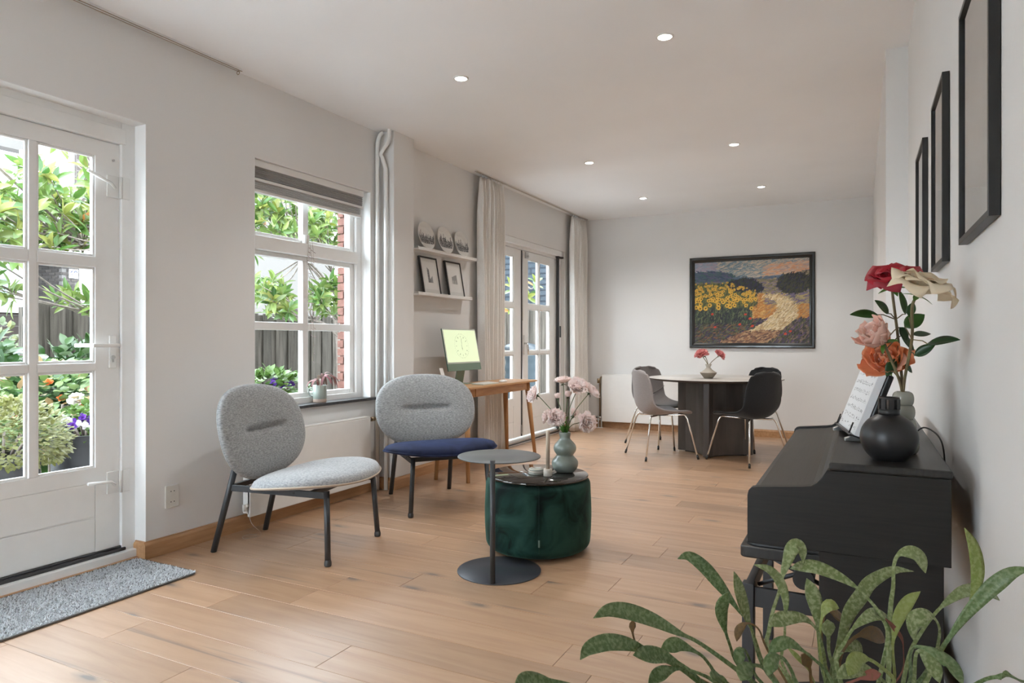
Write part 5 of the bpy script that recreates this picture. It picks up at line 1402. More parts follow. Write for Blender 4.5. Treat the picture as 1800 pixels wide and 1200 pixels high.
# ------------------------------------------------------------------ plants indoors
# potted plant on the sill
sp_ = thing('sill_plant', 'purple striped spider plant in a sage mug on the window sill', 'potted plant', (-3.318, 3.585, 0.7022))
MB().lathe([(0.0005, 0.0), (0.043, 0.0), (0.045, 0.002), (0.0455, 0.024)], 32).build('mug_base', plain('bare_clay', (0.55, 0.42, 0.34, 1), 0.7), sp_)
mug = MB().lathe([(0.0455, 0.024), (0.0465, 0.026), (0.0475, 0.116), (0.046, 0.118), (0.043, 0.116), (0.042, 0.10)], 32); mug.disc((0, 0, 0.102), 0.0425, 24)
mg = mug.build('mug', plain('sage_glaze', (0.30, 0.345, 0.305, 1), 0.3, 0, 0.5, 0.3), sp_)
hv = CAMR*-1
MB().tube(catmull([hv*0.045 + V(0, 0, 0.095), hv*0.070 + V(0, 0, 0.092), hv*0.076 + V(0, 0, 0.068), hv*0.066 + V(0, 0, 0.046), hv*0.045 + V(0, 0, 0.040)], 5), 0.005, 8).build('mug_handle', plain('sage_glaze_handle', (0.30, 0.345, 0.305, 1), 0.3), mg)
def strap(pts, W, mat_, parent, nrm_fn, prof=None, name='leaf', solid=0.0006, keel=0.25, n=5):
    P = catmull(pts, n); k = len(P)-1
    prof = prof or (lambda q: math.sin(math.pi*min(1, max(0.02, q)))**0.6)
    vs = []
    for i, p in enumerate(P):
        t = (P[min(i+1, k)] - P[max(i-1, 0)]).normalized()
        nn = nrm_fn(p, i/k); nn = (nn - t*nn.dot(t)); nn = nn.normalized() if nn.length > 1e-5 else t.orthogonal().normalized()
        sd = t.cross(nn); w = W*prof(i/k)
        for q in (-1, -0.5, 0, 0.5, 1): vs.append(p + sd*(w*q) + nn*(keel*w*abs(q)))
    fs = [(i*5+j, (i+1)*5+j, (i+1)*5+j+1, i*5+j+1) for i in range(k) for j in range(4)]
    return MB().add(vs, fs, True).build(name, mat_, parent, solid=solid)
stripe = leafmat('purple_green_stripe', (0.30, 0.27, 0.20, 1), (0.36, 0.13, 0.15, 1), 0.3, 0.45)
rnd = random.Random(14)
for k in range(17):
    a = rnd.uniform(0, 6.28); L = rnd.uniform(0.07, 0.15); dx, dy = math.cos(a), math.sin(a)
    if dx < 0: dx *= 0.32
    hgt = rnd.uniform(0.05, 0.10)
    strap([(dx*0.012, dy*0.012, 0.10), (dx*L*0.35, dy*L*0.35, 0.10+hgt), (dx*L*0.8, dy*L*0.8, 0.10+hgt*0.85), (dx*L*1.05, dy*L*1.05, 0.085+hgt*rnd.uniform(0.0, 0.6))], rnd.uniform(0.005, 0.008), stripe, sp_, lambda p, q: V(0, 0, 1) + CAMF*-0.5)
# hanging plant on the window transom
hp = thing('string_plant', 'trailing string of hearts in a small white cup on the window transom', 'potted plant', (-3.374, 3.507, 1.7855))
MB().lathe([(0.0005, 0.0), (0.020, 0.0), (0.022, 0.002), (0.0275, 0.058), (0.0255, 0.058), (0.021, 0.012), (0.0005, 0.012)], 28).build('cup', M['white_metal'], hp)
hrt = leafmat('dusty_pink_heart', (0.30, 0.22, 0.22, 1), (0.42, 0.24, 0.25, 1), 0.2, 0.6)
for k, (dy, ln) in enumerate(((0.0, 0.62), (0.02, 0.80), (-0.012, 0.40))):
    pts = [(0.005, dy*0.6, 0.045), (0.032, dy, 0.060), (0.040, dy*1.2, 0.0)] + [(0.040 + 0.004*math.sin(j+k), dy*1.3 + 0.010*math.sin(j*1.3+k), -ln*j/7) for j in range(1, 8)]
    c = catmull(pts, 4); MB().tube(c, 0.0007, 5).build('vine', M['brown_stem'], hp)
    for j in range(10, len(c), 2):
        lf_ = leaf_mb(0.020, 0.0085, 0.1, 0.1, 5)
        orient_x(lf_, c[j], V(0.5, (-1)**j*0.8, -0.6)); lf_.build('leaf', hrt, hp)

# mottled strap leaf plant on a stand in the foreground
ps = thing('plant_stand', 'dark metal plant stand under the mottled strap leaf plant', 'plant stand', (-0.012, 1.06, 0))
disc_plate(0.16, 0.012).build('shelf', M['black_metal'], ps, (0, 0, 0.40))
for k in range(3):
    a = R(30+120*k); MB().tube([(0.15*math.cos(a), 0.15*math.sin(a), 0), (0.13*math.cos(a), 0.13*math.sin(a), 0.40)], 0.009, 12).build('leg', M['black_metal'], ps)
fp = thing('strap_leaf_plant', 'mottled green strap leaf plant in the right foreground', 'potted plant', (-0.012, 1.06, 0.412))
MB().lathe([(0.0005, 0), (0.095, 0), (0.10, 0.004), (0.128, 0.165), (0.132, 0.170), (0.126, 0.172), (0.118, 0.15), (0.0005, 0.15)], 40).build('pot', plain('dark_clay_pot', (0.05, 0.045, 0.042, 1), 0.6), fp)
MB().lathe([(0.0005, 0.158), (0.06, 0.160), (0.1185, 0.152)], 28).build('soil', noisy('bark_soil', (0.05, 0.035, 0.022, 1), (0.11, 0.08, 0.05, 1), 60, 0.9, 0.6, 0.01), fp)
def mott(name, c1, c2, spot):
    t = NT(name).set(c1, 0.42, 0, 0.45)
    oi = t.n('ShaderNodeObjectInfo'); r0 = t.ramp(oi, 'Random', [(0, c1), (1, c2)])
    mp = t.coords((1, 1, 1)); nz = t.n('ShaderNodeTexNoise'); nz.inputs['Scale'].default_value = 210; nz.inputs['Detail'].default_value = 4
    t.l(mp, 0, nz, 'Vector'); r1 = t.ramp(nz, 0, [(0.44, (0, 0, 0, 1)), (0.62, (0.75, 0.75, 0.75, 1))])
    mx = t.n('ShaderNodeMix', data_type='RGBA'); t.l(r1, 0, mx, 0); t.l(r0, 0, mx, 6); mx.inputs[7].default_value = spot
    t.l(mx, 2, t.b, 'Base Color')
    tr = t.n('ShaderNodeBsdfTranslucent'); t.l(mx, 2, tr, 'Color'); ms = t.n('ShaderNodeMixShader'); ms.inputs[0].default_value = 0.22
    t.l(t.b, 0, ms, 1); t.l(tr, 0, ms, 2); t.l(ms, 0, t.t.nodes['Material Output'], 'Surface')
    return t.m
MO = {'g': mott('mottled_green_leaf', (0.17, 0.225, 0.075, 1), (0.235, 0.29, 0.115, 1), (0.42, 0.46, 0.26, 1)),
      'd': mott('deep_mottled_leaf', (0.085, 0.145, 0.046, 1), (0.12, 0.185, 0.064, 1), (0.26, 0.33, 0.17, 1)),
      'y': mott('yellow_green_leaf', (0.24, 0.30, 0.07, 1), (0.30, 0.35, 0.10, 1), (0.38, 0.42, 0.17, 1)),
      'b': mott('withered_leaf', (0.19, 0.11, 0.045, 1), (0.24, 0.15, 0.06, 1), (0.15, 0.10, 0.05, 1)),
      'p': mott('reddish_leaf', (0.26, 0.085, 0.065, 1), (0.30, 0.12, 0.08, 1), (0.2, 0.09, 0.05, 1))}
def px3(px, py, b):
    a = (px-900)/1200*b
    p = CAMR*a + CAMF*b; p.z = CAM_H - (py-600)/1200*b
    return p
# (material, half width mm, depth at base, depth at tip, points from tip to base)
LV = [('d', 9.0, .93, .84, [(1043,1086),(1070,1073),(1105,1075),(1149,1090),(1191,1111),(1233,1132),(1310,1188)]),
 ('d', 8.5, .90, .78, [(1020,1159),(1035,1140),(1065,1129),(1100,1131),(1131,1141),(1163,1157),(1198,1176),(1240,1206)]),
 ('d', 9.0, .90, .82, [(1113,1151),(1140,1150),(1173,1155),(1210,1176),(1245,1206)]),
 ('d', 8.5, .95, .92, [(1161,1142),(1180,1134),(1198,1134),(1231,1150),(1247,1168),(1266,1192)]),
 ('d', 8.0, .98, .98, [(1191,982),(1210,977),(1236,995),(1259,1021),(1278,1045),(1300,1075),(1318,1096),(1340,1168)]),
 ('d', 8.5, .96, .92, [(1280,1039),(1268,1065),(1271,1093),(1282,1131),(1300,1172)]),
 ('d', 7.5, .90, .84, [(1140,1200),(1156,1187),(1173,1178),(1201,1175),(1233,1185),(1260,1200)]),
 ('b', 4.0, .92, .90, [(1112,1089),(1112,1112),(1120,1133),(1140,1148)]),
 ('g', 8.5, .97, .94, [(1290,1004),(1297,1032),(1307,1065),(1316,1094),(1328,1126),(1341,1163)]),
 ('g', 8.5, .99, 1.0, [(1412,990),(1410,968),(1401,958),(1391,966),(1384,985),(1375,1012),(1369,1041),(1359,1072),(1352,1107),(1351,1142)]),
 ('g', 6.0, .94, .93, [(1325,992),(1353,1002),(1372,1025),(1381,1055),(1380,1088),(1379,1123),(1375,1166)]),
 ('g', 8.5, .96, 1.02, [(1389,999),(1410,995),(1435,997),(1470,1011),(1505,1032),(1531,1058),(1549,1083),(1561,1120)]),
 ('g', 9.0, .98, 1.05, [(1606,1004),(1570,1002),(1530,1023),(1512,1048),(1493,1075),(1484,1100),(1475,1131),(1465,1162),(1460,1198)]),
 ('g', 9.5, .98, 1.0, [(1418,1016),(1426,1038),(1433,1062),(1436,1090),(1440,1130),(1444,1165)]),
 ('g', 8.0, .93, .88, [(1351,1100),(1365,1091),(1381,1086),(1412,1086),(1435,1105),(1444,1131),(1450,1166)]),
 ('y', 7.0, .96, .96, [(1475,1069),(1458,1063),(1447,1079),(1442,1104),(1443,1150)]),
 ('b', 7.0, .99, 1.02, [(1488,1094),(1472,1082),(1456,1072),(1447,1090),(1446,1150)]),
 ('g', 9.0, .97, .97, [(1454,1088),(1456,1118),(1459,1155)]),
 ('g', 8.5, .94, .98, [(1562,1083),(1545,1080),(1528,1083),(1500,1104),(1484,1130),(1470,1160)]),
 ('b', 9.5, .96, 1.0, [(1556,1128),(1538,1115),(1517,1114),(1497,1124),(1478,1150)]),
 ('y', 9.0, .90, .84, [(1491,1188),(1496,1170),(1507,1158),(1526,1158),(1547,1171),(1572,1198)]),
 ('d', 9.0, .90, .84, [(1302,1196),(1308,1180),(1320,1170),(1339,1172),(1360,1195)]),
 ('d', 7.0, .93, .91, [(1298,1170),(1300,1148),(1308,1142),(1316,1155),(1330,1190)]),
 ('d', 8.5, .90, .86, [(1349,1188),(1354,1166),(1364,1156),(1377,1157),(1391,1178),(1400,1200)]),
 ('d', 7.5, .92, .90, [(1351,1148),(1365,1134),(1386,1129),(1414,1145),(1435,1162),(1455,1184)]),
 ('b', 5.0, .95, .93, [(1295,1127),(1298,1108),(1310,1096),(1322,1097),(1335,1108),(1348,1140)]),
 ('y', 3.0, .95, .97, [(1384,1137),(1405,1158),(1423,1180),(1434,1204)]),
 ('g', 9.5, .95, .98, [(1516,1150),(1503,1138),(1490,1139),(1474,1152),(1466,1185)]),
 ('b', 8.0, .95, .93, [(1408,1150),(1418,1160),(1424,1178),(1428,1204)]),
 ('g', 9.5, .97, .96, [(1627,1007),(1619,984),(1607,973),(1592,971),(1578,976),(1571,995),(1570,1030),(1566,1060),(1564,1095)]),
 ('y', 7.5, .95, .98, [(1618,1039),(1598,1055),(1582,1079),(1573,1107),(1569,1142),(1571,1198)]),
 ('y', 8.5, .95, .96, [(1695,927),(1709,957),(1717,995),(1715,1030),(1704,1065),(1688,1091),(1652,1146)]),
 ('d', 8.5, .95, .90, [(1815,998),(1780,1006),(1752,1025),(1729,1046),(1691,1089),(1652,1145),(1612,1202)]),
 ('g', 8.5, .97, 1.0, [(1757,1055),(1745,1044),(1733,1039),(1698,1038),(1668,1055),(1640,1082),(1612,1122),(1597,1155)]),
 ('g', 9.5, .94, .92, [(1607,1127),(1604,1105),(1608,1090),(1624,1080),(1640,1084),(1651,1105),(1647,1140),(1636,1180)]),
 ('d', 9.0, .92, .85, [(1693,1204),(1680,1182),(1668,1166),(1640,1145),(1612,1136),(1600,1150),(1597,1200)]),
 ('d', 9.0, .90, .80, [(1815,1205),(1790,1193),(1768,1189),(1733,1193),(1690,1215)]),
 ('d', 9.0, .88, .76, [(905,1203),(930,1196),(965,1196),(1010,1206),(1090,1240)]),
 ('p', 3.0, .97, .96, [(1556,1086),(1572,1104),(1585,1122),(1588,1144),(1586,1180)]),
 ('p', 6.0, .92, .88, [(1549,1184),(1530,1186),(1505,1195),(1480,1210)]),
 ('d', 8.5, .91, .85, [(1254,1200),(1260,1190),(1272,1192),(1290,1215)]),
 ('g', 9.0, .93, .90, [(1652,1200),(1640,1170),(1622,1146),(1610,1150),(1606,1200)]),
 ('g', 8.5, .92, .88, [(1470,1192),(1490,1178),(1520,1176),(1545,1190),(1560,1210)])]
rnd = random.Random(77)
ORG = V(-0.012, 1.06, 0.412)
for (mk, hw, b0, b1, pts) in LV:
    n = len(pts); P = []
    for k, (x, y) in enumerate(pts):
        q = k/(n-1); P.append(px3(x, y, b1 + (b0-b1)*q))
    lx = pts[-1][0]
    root = ORG + V(0, 0, 0.158) + CAMR*max(-0.085, min(0.085, (lx-1490)/1200*0.9*0.55)) + CAMF*rnd.uniform(-0.05, 0.05)
    last = P[-1]
    P.append(last.lerp(root, 0.55) + V(0, 0, 0.01)); P.append(root)
    P = [p - ORG for p in P][::-1]
    short = sum((P[i+1]-P[i]).length for i in range(len(P)-1))
    vis = sum((P[i+1]-P[i]).length for i in range(2, len(P)-1)) / short
    st0 = 1 - vis*0.80
    def prof(q, st0=st0):
        if q < st0: return 0.26 + 0.05*math.sin(q*9)
        t = (q-st0)/(1-st0)
        return max(0.03, 0.26 + 0.74*math.sin(min(1.0, t*1.9)*math.pi/2)) if t < 0.53 else max(0.03, (1 - ((t-0.53)/0.47)**2.2))
    jit = V(rnd.uniform(-0.25, 0.25), rnd.uniform(-0.25, 0.25), rnd.uniform(-0.2, 0.2))
    strap(P, hw*0.00118, MO[mk], fp, lambda p, q, jit=jit: (CAMF*-0.85 + V(0, 0, 0.55) + jit), prof, keel=0.16, n=4)

# ------------------------------------------------------------------ the garden outside
GZ = -0.12
gr = MB().box((-40, -12, GZ-0.1), (-3.6, 40, GZ)).build('garden_ground', noisy('garden_paving', (0.4930, 0.4887, 0.4802, 1), (0.5610, 0.5567, 0.5483, 1), 4, 0.9, 0.3, 0.01))
struct(gr, 'paved and planted garden ground outside the windows')
g2 = MB().box((-40, -12, GZ-0.1), (12, YR-0.2, GZ)).box((0.5, YR-0.2, GZ-0.1), (12, 40, GZ)).build('street_ground', noisy('street_paving', (0.4930, 0.4887, 0.4802, 1), (0.5610, 0.5567, 0.5483, 1), 4, 0.9))
struct(g2, 'plain paving around the house')
rnd = random.Random(40)
def board_mat():
    t = NT('weathered_fence_board').set((0.2, 0.17, 0.14, 1), 0.85, 0, 0.2)
    mp = t.coords((14, 14, 0.9), rand=True); nz = t.n('ShaderNodeTexNoise'); nz.inputs['Scale'].default_value = 2.5; nz.inputs['Detail'].default_value = 6
    t.l(mp, 0, nz, 'Vector'); r = t.ramp(nz, 0, [(0.3, (0.0341, 0.0291, 0.0236, 1)), (0.55, (0.0682, 0.0595, 0.0496, 1)), (0.8, (0.1054, 0.0942, 0.0806, 1))])
    oi = t.n('ShaderNodeObjectInfo'); r2 = t.ramp(oi, 'Random', [(0, (0.75, 0.75, 0.73, 1)), (1, (1.15, 1.13, 1.1, 1))])
    mx = t.n('ShaderNodeMix', data_type='RGBA', blend_type='MULTIPLY'); mx.inputs[0].default_value = 1; t.l(r, 0, mx, 6); t.l(r2, 0, mx, 7); t.l(mx, 2, t.b, 'Base Color')
    return t.m
FM = board_mat()
def fence(label, p, q, top, axis):
    """boards overlapping front and back on three rails; axis y: the fence runs along y at x = p[0]"""
    t = thing('garden_fence', label, 'fence', (p[0], p[1], GZ))
    L = (Vector(q)-Vector(p)).length; ang = math.atan2(q[1]-p[1], q[0]-p[0]); t.rotation_euler = (0, 0, ang)
    W = 0.145; h = top - GZ
    bmsh = MB().box((0, -0.009, 0), (W, 0.009, h)).mesh('board', FM)
    n = int(L/0.118)
    for k in range(n):
        b = link('board', bmsh, t, (k*0.118, 0.022 if k % 2 else -0.004, rnd.uniform(-0.012, 0.012)), (0, 0, 0), 0)
    for z in (0.25, 0.85, h-0.2): MB().box((0, 0.034, z), (L, 0.060, z+0.07)).build('rail', FM, t)
    k = 0
    while k*1.8 < L: MB().box((k*1.8, 0.060, 0), (k*1.8+0.07, 0.13, h-0.03)).build('post', FM, t); k += 1
fence('weathered grey board fence behind the magnolias', (-7.5, 3.9), (-7.5, 12.4), 1.50, 'y')
fence('weathered board fence seen through the french doors', (-7.4, 11.2), (-4.0, 11.2), 1.74, 'x')

def brickmat(name, c1, c2, mortar, scale=1.0, rot=None):
    t = NT(name).set(c1, 0.9, 0, 0.2)
    tc = t.n('ShaderNodeTexCoord'); mp = t.n('ShaderNodeMapping'); t.l(tc, 'Object', mp, 'Vector')
    if rot: mp.inputs['Rotation'].default_value = rot
    b = t.n('ShaderNodeTexBrick'); b.inputs['Scale'].default_value = scale
    b.inputs['Color1'].default_value = c1; b.inputs['Color2'].default_value = c2; b.inputs['Mortar'].default_value = mortar
    b.inputs['Mortar Size'].default_value = 0.010; b.inputs['Brick Width'].default_value = 0.22; b.inputs['Row Height'].default_value = 0.0625
    t.l(mp, 0, b, 'Vector'); t.l(b, 'Color', t.b, 'Base Color'); t.bump(b, 'Fac', -0.4, 0.01)
    return t.m
BRY = brickmat('brown_brick_facade', (0.0425, 0.0330, 0.0290, 1), (0.0575, 0.0460, 0.0410, 1), (0.1000, 0.0925, 0.0850, 1), 1.0, (R(90), 0, R(90)))
PLW = plain('white_render', (0.78, 0.78, 0.77, 1), 0.8)
bd = thing('neighbour_house', 'white rendered house with brown brick parts across the garden', 'building')
MB().box((-15.9, -4.0, GZ), (-15.3, 7.93, 6.2)).build('white_wall', PLW, bd)
MB().box((-15.3, -4.0, GZ), (-15.2, 7.93, 1.70)).build('brick_plinth', BRY, bd)
MB().box((-15.3, -4.0, 4.95), (-15.0, 7.93, 6.2)).build('brick_band', BRY, bd)
MB().box((-15.3, 1.0, 1.70), (-15.05, 7.93, 1.80)).build('window_ledge', PLW, bd)
wn = MB().box((-15.3, 2.0, 1.80), (-15.2, 7.6, 2.40)).build('window', plain('pale_blue_glass', (0.36, 0.43, 0.47, 1), 0.15), bd)
MB().box((-15.22, 1.9, 2.36), (-15.1, 7.7, 2.50)).build('window_frame', PLW, wn)
for k, y in enumerate((3.4, 5.0, 6.4)): MB().box((-15.22, y, 1.8), (-15.12, y+0.12, 2.4)).build('window_post', PLW, wn)
MB().box((-15.5, 0.0, 2.72), (-13.9, 9.8, 2.95)).build('canopy_band', PLW, bd)
MB().box((-15.3, 8.28, GZ), (-14.4, 10.9, 6.2)).build('white_wing', PLW, bd)
MB().box((-14.4, 8.4, 2.95), (-14.3, 8.95, 6.2)).build('brick_column', BRY, bd)
for z in (3.5, 4.1, 4.7, 5.3): MB().box((-14.41, 9.0, z), (-14.385, 10.9, z+0.03)).build('board_joint', plain('grey_joint', (0.45, 0.47, 0.5, 1), 0.8), bd)
for k in range(4): MB().tube([(-14.95, 5.0+0.9*k, 2.95), (-14.95, 5.0+0.9*k, 4.95)], 0.04, 10).build('downpipe', plain('zinc_pipe', (0.45, 0.48, 0.52, 1), 0.5), bd)
pier = MB().box((-15.2, 7.945, GZ), (-14.015, 8.28, 2.72)).build('brick_pier', plain('mortar_grey', (0.0850, 0.0775, 0.0725, 1), 0.9), bd)
pbm = [noisy('pier_brick_%d' % k, c, tuple(min(1, q*1.35) for q in c[:3]) + (1,), 18, 0.9, 0.4, 0.004, rand=True) for k, c in enumerate(((0.0190, 0.0145, 0.0125, 1), (0.0260, 0.0205, 0.0175, 1), (0.0330, 0.0265, 0.0230, 1)))]
bx_full = [MB().box((0, 0, 0), (0.205, 0.105, 0.050)).mesh('brick', m_) for m_ in pbm]
bx_half = [MB().box((0, 0, 0), (0.100, 0.105, 0.050)).mesh('brick', m_) for m_ in pbm]
bx_y = [MB().box((0, 0, 0), (0.105, 0.152, 0.050)).mesh('brick', m_) for m_ in pbm]
z, k = 1.0, 0
while z < 2.68:
    x = -15.2 + (0.11 if k % 2 else 0)
    while x + 0.205 < -14.0:
        link('brick', bx_full[rnd.randrange(3)], pier, (x, 7.928, z)); x += 0.217
    y = 7.95 if k % 2 else 8.03
    while y + 0.15 < 8.285:
        link('brick', bx_y[rnd.randrange(3)], pier, (-14.105, y, z)); y += 0.164
    z += 0.0625; k += 1
hn = thing('house_number_sign', 'small white house number sign on the brick pier', 'sign', (-14.0, 8.155, 2.47))
MB().box((0, -0.088, -0.088), (0.012, 0.088, 0.088)).build('plate', plain('white_enamel', (0.85, 0.85, 0.85, 1), 0.3), hn, bevel=0.003)
cu = bpy.data.curves.new('digits', 'FONT'); cu.body = '69'; cu.size = 0.155; cu.align_x = 'CENTER'; cu.align_y = 'CENTER'; cu.extrude = 0.002; cu.offset = 0.0045
tmp = bpy.data.objects.new('digits', cu); COL.objects.link(tmp)
bpy.context.view_layer.update()
me = bpy.data.meshes.new_from_object(tmp.evaluated_get(bpy.context.evaluated_depsgraph_get())); bpy.data.objects.remove(tmp)
me.materials.clear(); me.materials.append(plain('navy_digits', (0.01, 0.015, 0.05, 1), 0.4))
dg = link('digits', me, hn, (0.0135, 0, 0.0)); dg.rotation_euler = (R(90), 0, R(90))
b2 = thing('brick_house', 'brown brick house with a flat white roof edge beyond the fence', 'building')
MB().box((-15.5, 11.3, GZ), (-14.0, 15.6, 5.6)).build('brick_wall', BRY, b2)
MB().box((-15.6, 11.2, 5.6), (-13.9, 15.7, 5.9)).build('roof_edge', PLW, b2)
MB().box((-14.0, 11.6, 3.6), (-13.95, 13.0, 4.9)).build('window', plain('dark_window', (0.05, 0.06, 0.07, 1), 0.15), b2)
b3 = thing('garden_shed', 'dark flat roofed shed behind the second magnolia', 'shed', (0, 0, 0))
MB().box((-13.0, 16.6, GZ), (-9.5, 21.0, 2.5)).build('wall', plain('slate_cladding', (0.0400, 0.0450, 0.0500, 1), 0.8), b3)
MB().box((-13.1, 16.5, 2.5), (-9.4, 21.1, 2.62)).build('roof', plain('dark_roof_felt', (0.05, 0.055, 0.06, 1), 0.8), b3)
b4 = thing('slate_house', 'blue grey painted brick house behind the second fence', 'building')
SLM = brickmat('slate_painted_brick', (0.026, 0.034, 0.041, 1), (0.034, 0.043, 0.051, 1), (0.014, 0.018, 0.023, 1), 0.55, (R(90), 0, 0))
MB().box((-9.0, 12.6, GZ), (-1.0, 13.2, 5.4)).build('wall', SLM, b4)
MB().box((-9.1, 12.5, 5.4), (-0.9, 13.3, 5.6)).build('roof_edge', M['alu'], b4)
rb = thing('rain_barrel', 'grey blue ribbed rain barrel in front of the second fence', 'barrel', (-4.72, 9.55, GZ))
pr = [(0.0005, 0), (0.225, 0)]
for k in range(13):
    z = 0.04 + k*0.085; pr += [(0.240 + 0.012*(k % 2), z), (0.240 + 0.012*(k % 2), z+0.05)]
pr += [(0.245, 1.12)]
MB().lathe(pr, 36).build('body', plain('slate_blue_plastic', (0.022, 0.031, 0.036, 1), 0.8, 0, 0.15), rb)
MB().lathe([(0.262, 1.115), (0.265, 1.15), (0.23, 1.19), (0.12, 1.22), (0.0005, 1.235)], 36).build('lid', plain('slate_blue_lid', (0.018, 0.025, 0.030, 1), 0.45), rb)

# ---- magnolias
YG = leafmat('young_magnolia_leaf', (0.1319, 0.1582, 0.0260, 1), (0.2153, 0.2230, 0.0620, 1), 0.45, 0.4)
MGN = leafmat('magnolia_leaf', (0.0243, 0.0719, 0.0124, 1), (0.0764, 0.1438, 0.0279, 1), 0.35, 0.22)
PGN = leafmat('glossy_magnolia_leaf', (0.0694, 0.1223, 0.0403, 1), (0.1597, 0.2014, 0.0930, 1), 0.30, 0.18)
OLD = leafmat('rusty_magnolia_leaf', (0.2916, 0.1079, 0.0186, 1), (0.3611, 0.1582, 0.0372, 1), 0.35, 0.5)
TRK = noisy('magnolia_bark', (0.14, 0.115, 0.095, 1), (0.22, 0.185, 0.155, 1), 20, 0.9)
LM = {}
for nm, mm in (('young', YG), ('green', MGN), ('pale', PGN), ('old', OLD)):
    LM[nm] = [leaf_mb(0.172*s_, 0.029*s_, 0.32, dr_, 6).mesh('leaf', mm) for s_, dr_ in ((1.0, 0.2), (1.12, 0.6), (0.86, 0.9))]
def frame_x(d, up):
    d = Vector(d).normalized(); s_ = Vector(up).cross(d); s_ = s_.normalized() if s_.length > 1e-4 else d.orthogonal().normalized()
    return Matrix((d, s_, d.cross(s_))).transposed()
def magnolia(label, trunk, spots, seed, npart=42):
    """spots: rosette centres; the first npart are built leaf by leaf, the others joined"""
    rnd = random.Random(seed)
    t = thing('magnolia_tree', label, 'tree', trunk, 0, 'magnolias along the fence'); T = Vector(trunk)
    forks = [V(0, 0, 1.3), V(0.05, -0.1, 1.9), V(0.0, 0.15, 2.3)]
    MB().tube(catmull([(0, 0, 0), (0.02, 0.01, 0.7), forks[0], forks[1], forks[2]], 4), [0.06 - 0.0022*k for k in range(17)], 10).build('trunk', TRK, t)
    stuff = MB(); limbs = {}
    for k, (c, lean) in enumerate(spots):
        c = Vector(c) - T
        d = Vector(lean).normalized()
        f = min(forks, key=lambda q: (q-c).length + (0.6 if q.z > c.z else 0))
        key = (forks.index(f), int((math.atan2(c.y-f.y, c.x-f.x)+math.pi)/0.7))
        limbs.setdefault(key, []).append((c, d, f))
        nl = rnd.randint(8, 10)
        for j in range(nl):
            a = 2*math.pi*j/nl + rnd.uniform(-0.25, 0.25); inner = j % 3 == 0
            el = rnd.uniform(0.9, 1.25) if inner else rnd.uniform(-0.25, 0.55)
            m3 = frame_x(d, V(0, 0, 1) if abs(d.z) < 0.95 else V(1, 0, 0))
            ld = m3 @ V(math.sin(el), math.cos(el)*math.cos(a), math.cos(el)*math.sin(a))
            kind = 'young' if inner or rnd.random() < 0.22 else ('old' if rnd.random() < 0.06 else ('pale' if rnd.random() < 0.38 else 'green'))
            rm = frame_x(ld, d if abs(ld.dot(d)) < 0.95 else V(0, 0, 1)).to_4x4()
            pos = c + ld*0.012 + d*rnd.uniform(-0.05, 0.02)
            me = LM[kind][rnd.randrange(3)]
            if k < npart and j < 7:
                o = link('leaf', me, t); o.matrix_local = Matrix.Translation(pos) @ rm
            else:
                m4 = Matrix.Translation(pos) @ rm
                stuff.add([m4 @ v.co for v in me.vertices], [tuple(p.vertices) for p in me.polygons], True)
    for key, ls in limbs.items():
        mb = MB(); f = ls[0][2]
        mean = sum((q[0] for q in ls), V(0, 0, 0))/len(ls)
        hub = f.lerp(mean, 0.55)
        mb.tube(catmull([f, f.lerp(hub, 0.5) + V(0, 0, 0.06), hub], 4), 0.016, 7)
        for c, d, _ in ls: mb.tube(catmull([hub, hub.lerp(c, 0.6) - d*0.05, c], 3), [0.009, 0.0085, 0.008, 0.007, 0.006, 0.005, 0.005], 6)
        mb.build('branch', TRK, t)
    if stuff.v:
        s_ = stuff.build('foliage', leafmat('magnolia_foliage_' + str(seed), (0.0486, 0.1151, 0.0217, 1), (0.1805, 0.2301, 0.0620, 1), 0.35, 0.3, False), t, raw=True); s_['kind'] = 'stuff'
def pxX(px, py, X):
    u, w = (px-900)/1200, -(py-600)/1200
    c_, s_ = math.cos(YAW), math.sin(YAW)
    b = X/(c_*u - s_)
    return V(X, b*(s_*u + c_), CAM_H + w*b)
rnd = random.Random(51)
def lean(z): return V(rnd.uniform(-0.3, 0.9), rnd.uniform(-0.8, 0.6), rnd.uniform(0.0, 1.1))
s1 = []
for k in range(104):
    X = rnd.uniform(-6.9, -5.7)
    if k < 44 or k >= 62:
        px, py = rnd.uniform(-30, 190), rnd.uniform(290, 452)
        if px < 50 and py < 330: py += 60
    elif k < 54: px, py = rnd.uniform(70, 190), rnd.uniform(520, 552)
    else: px, py = rnd.uniform(-40, 22), rnd.uniform(440, 525)
    s1.append((pxX(px, py, X), lean(0)))
for k in range(26): s1.append((V(rnd.uniform(-7.0, -5.8), rnd.uniform(1.8, 5.4), rnd.uniform(1.9, 3.3)), lean(0)))
def seen(p):
    a, b = p.x*math.cos(YAW) + p.y*math.sin(YAW), -p.x*math.sin(YAW) + p.y*math.cos(YAW)
    return 900 + 1200*a/b, 600 - 1200*(p.z-CAM_H)/b
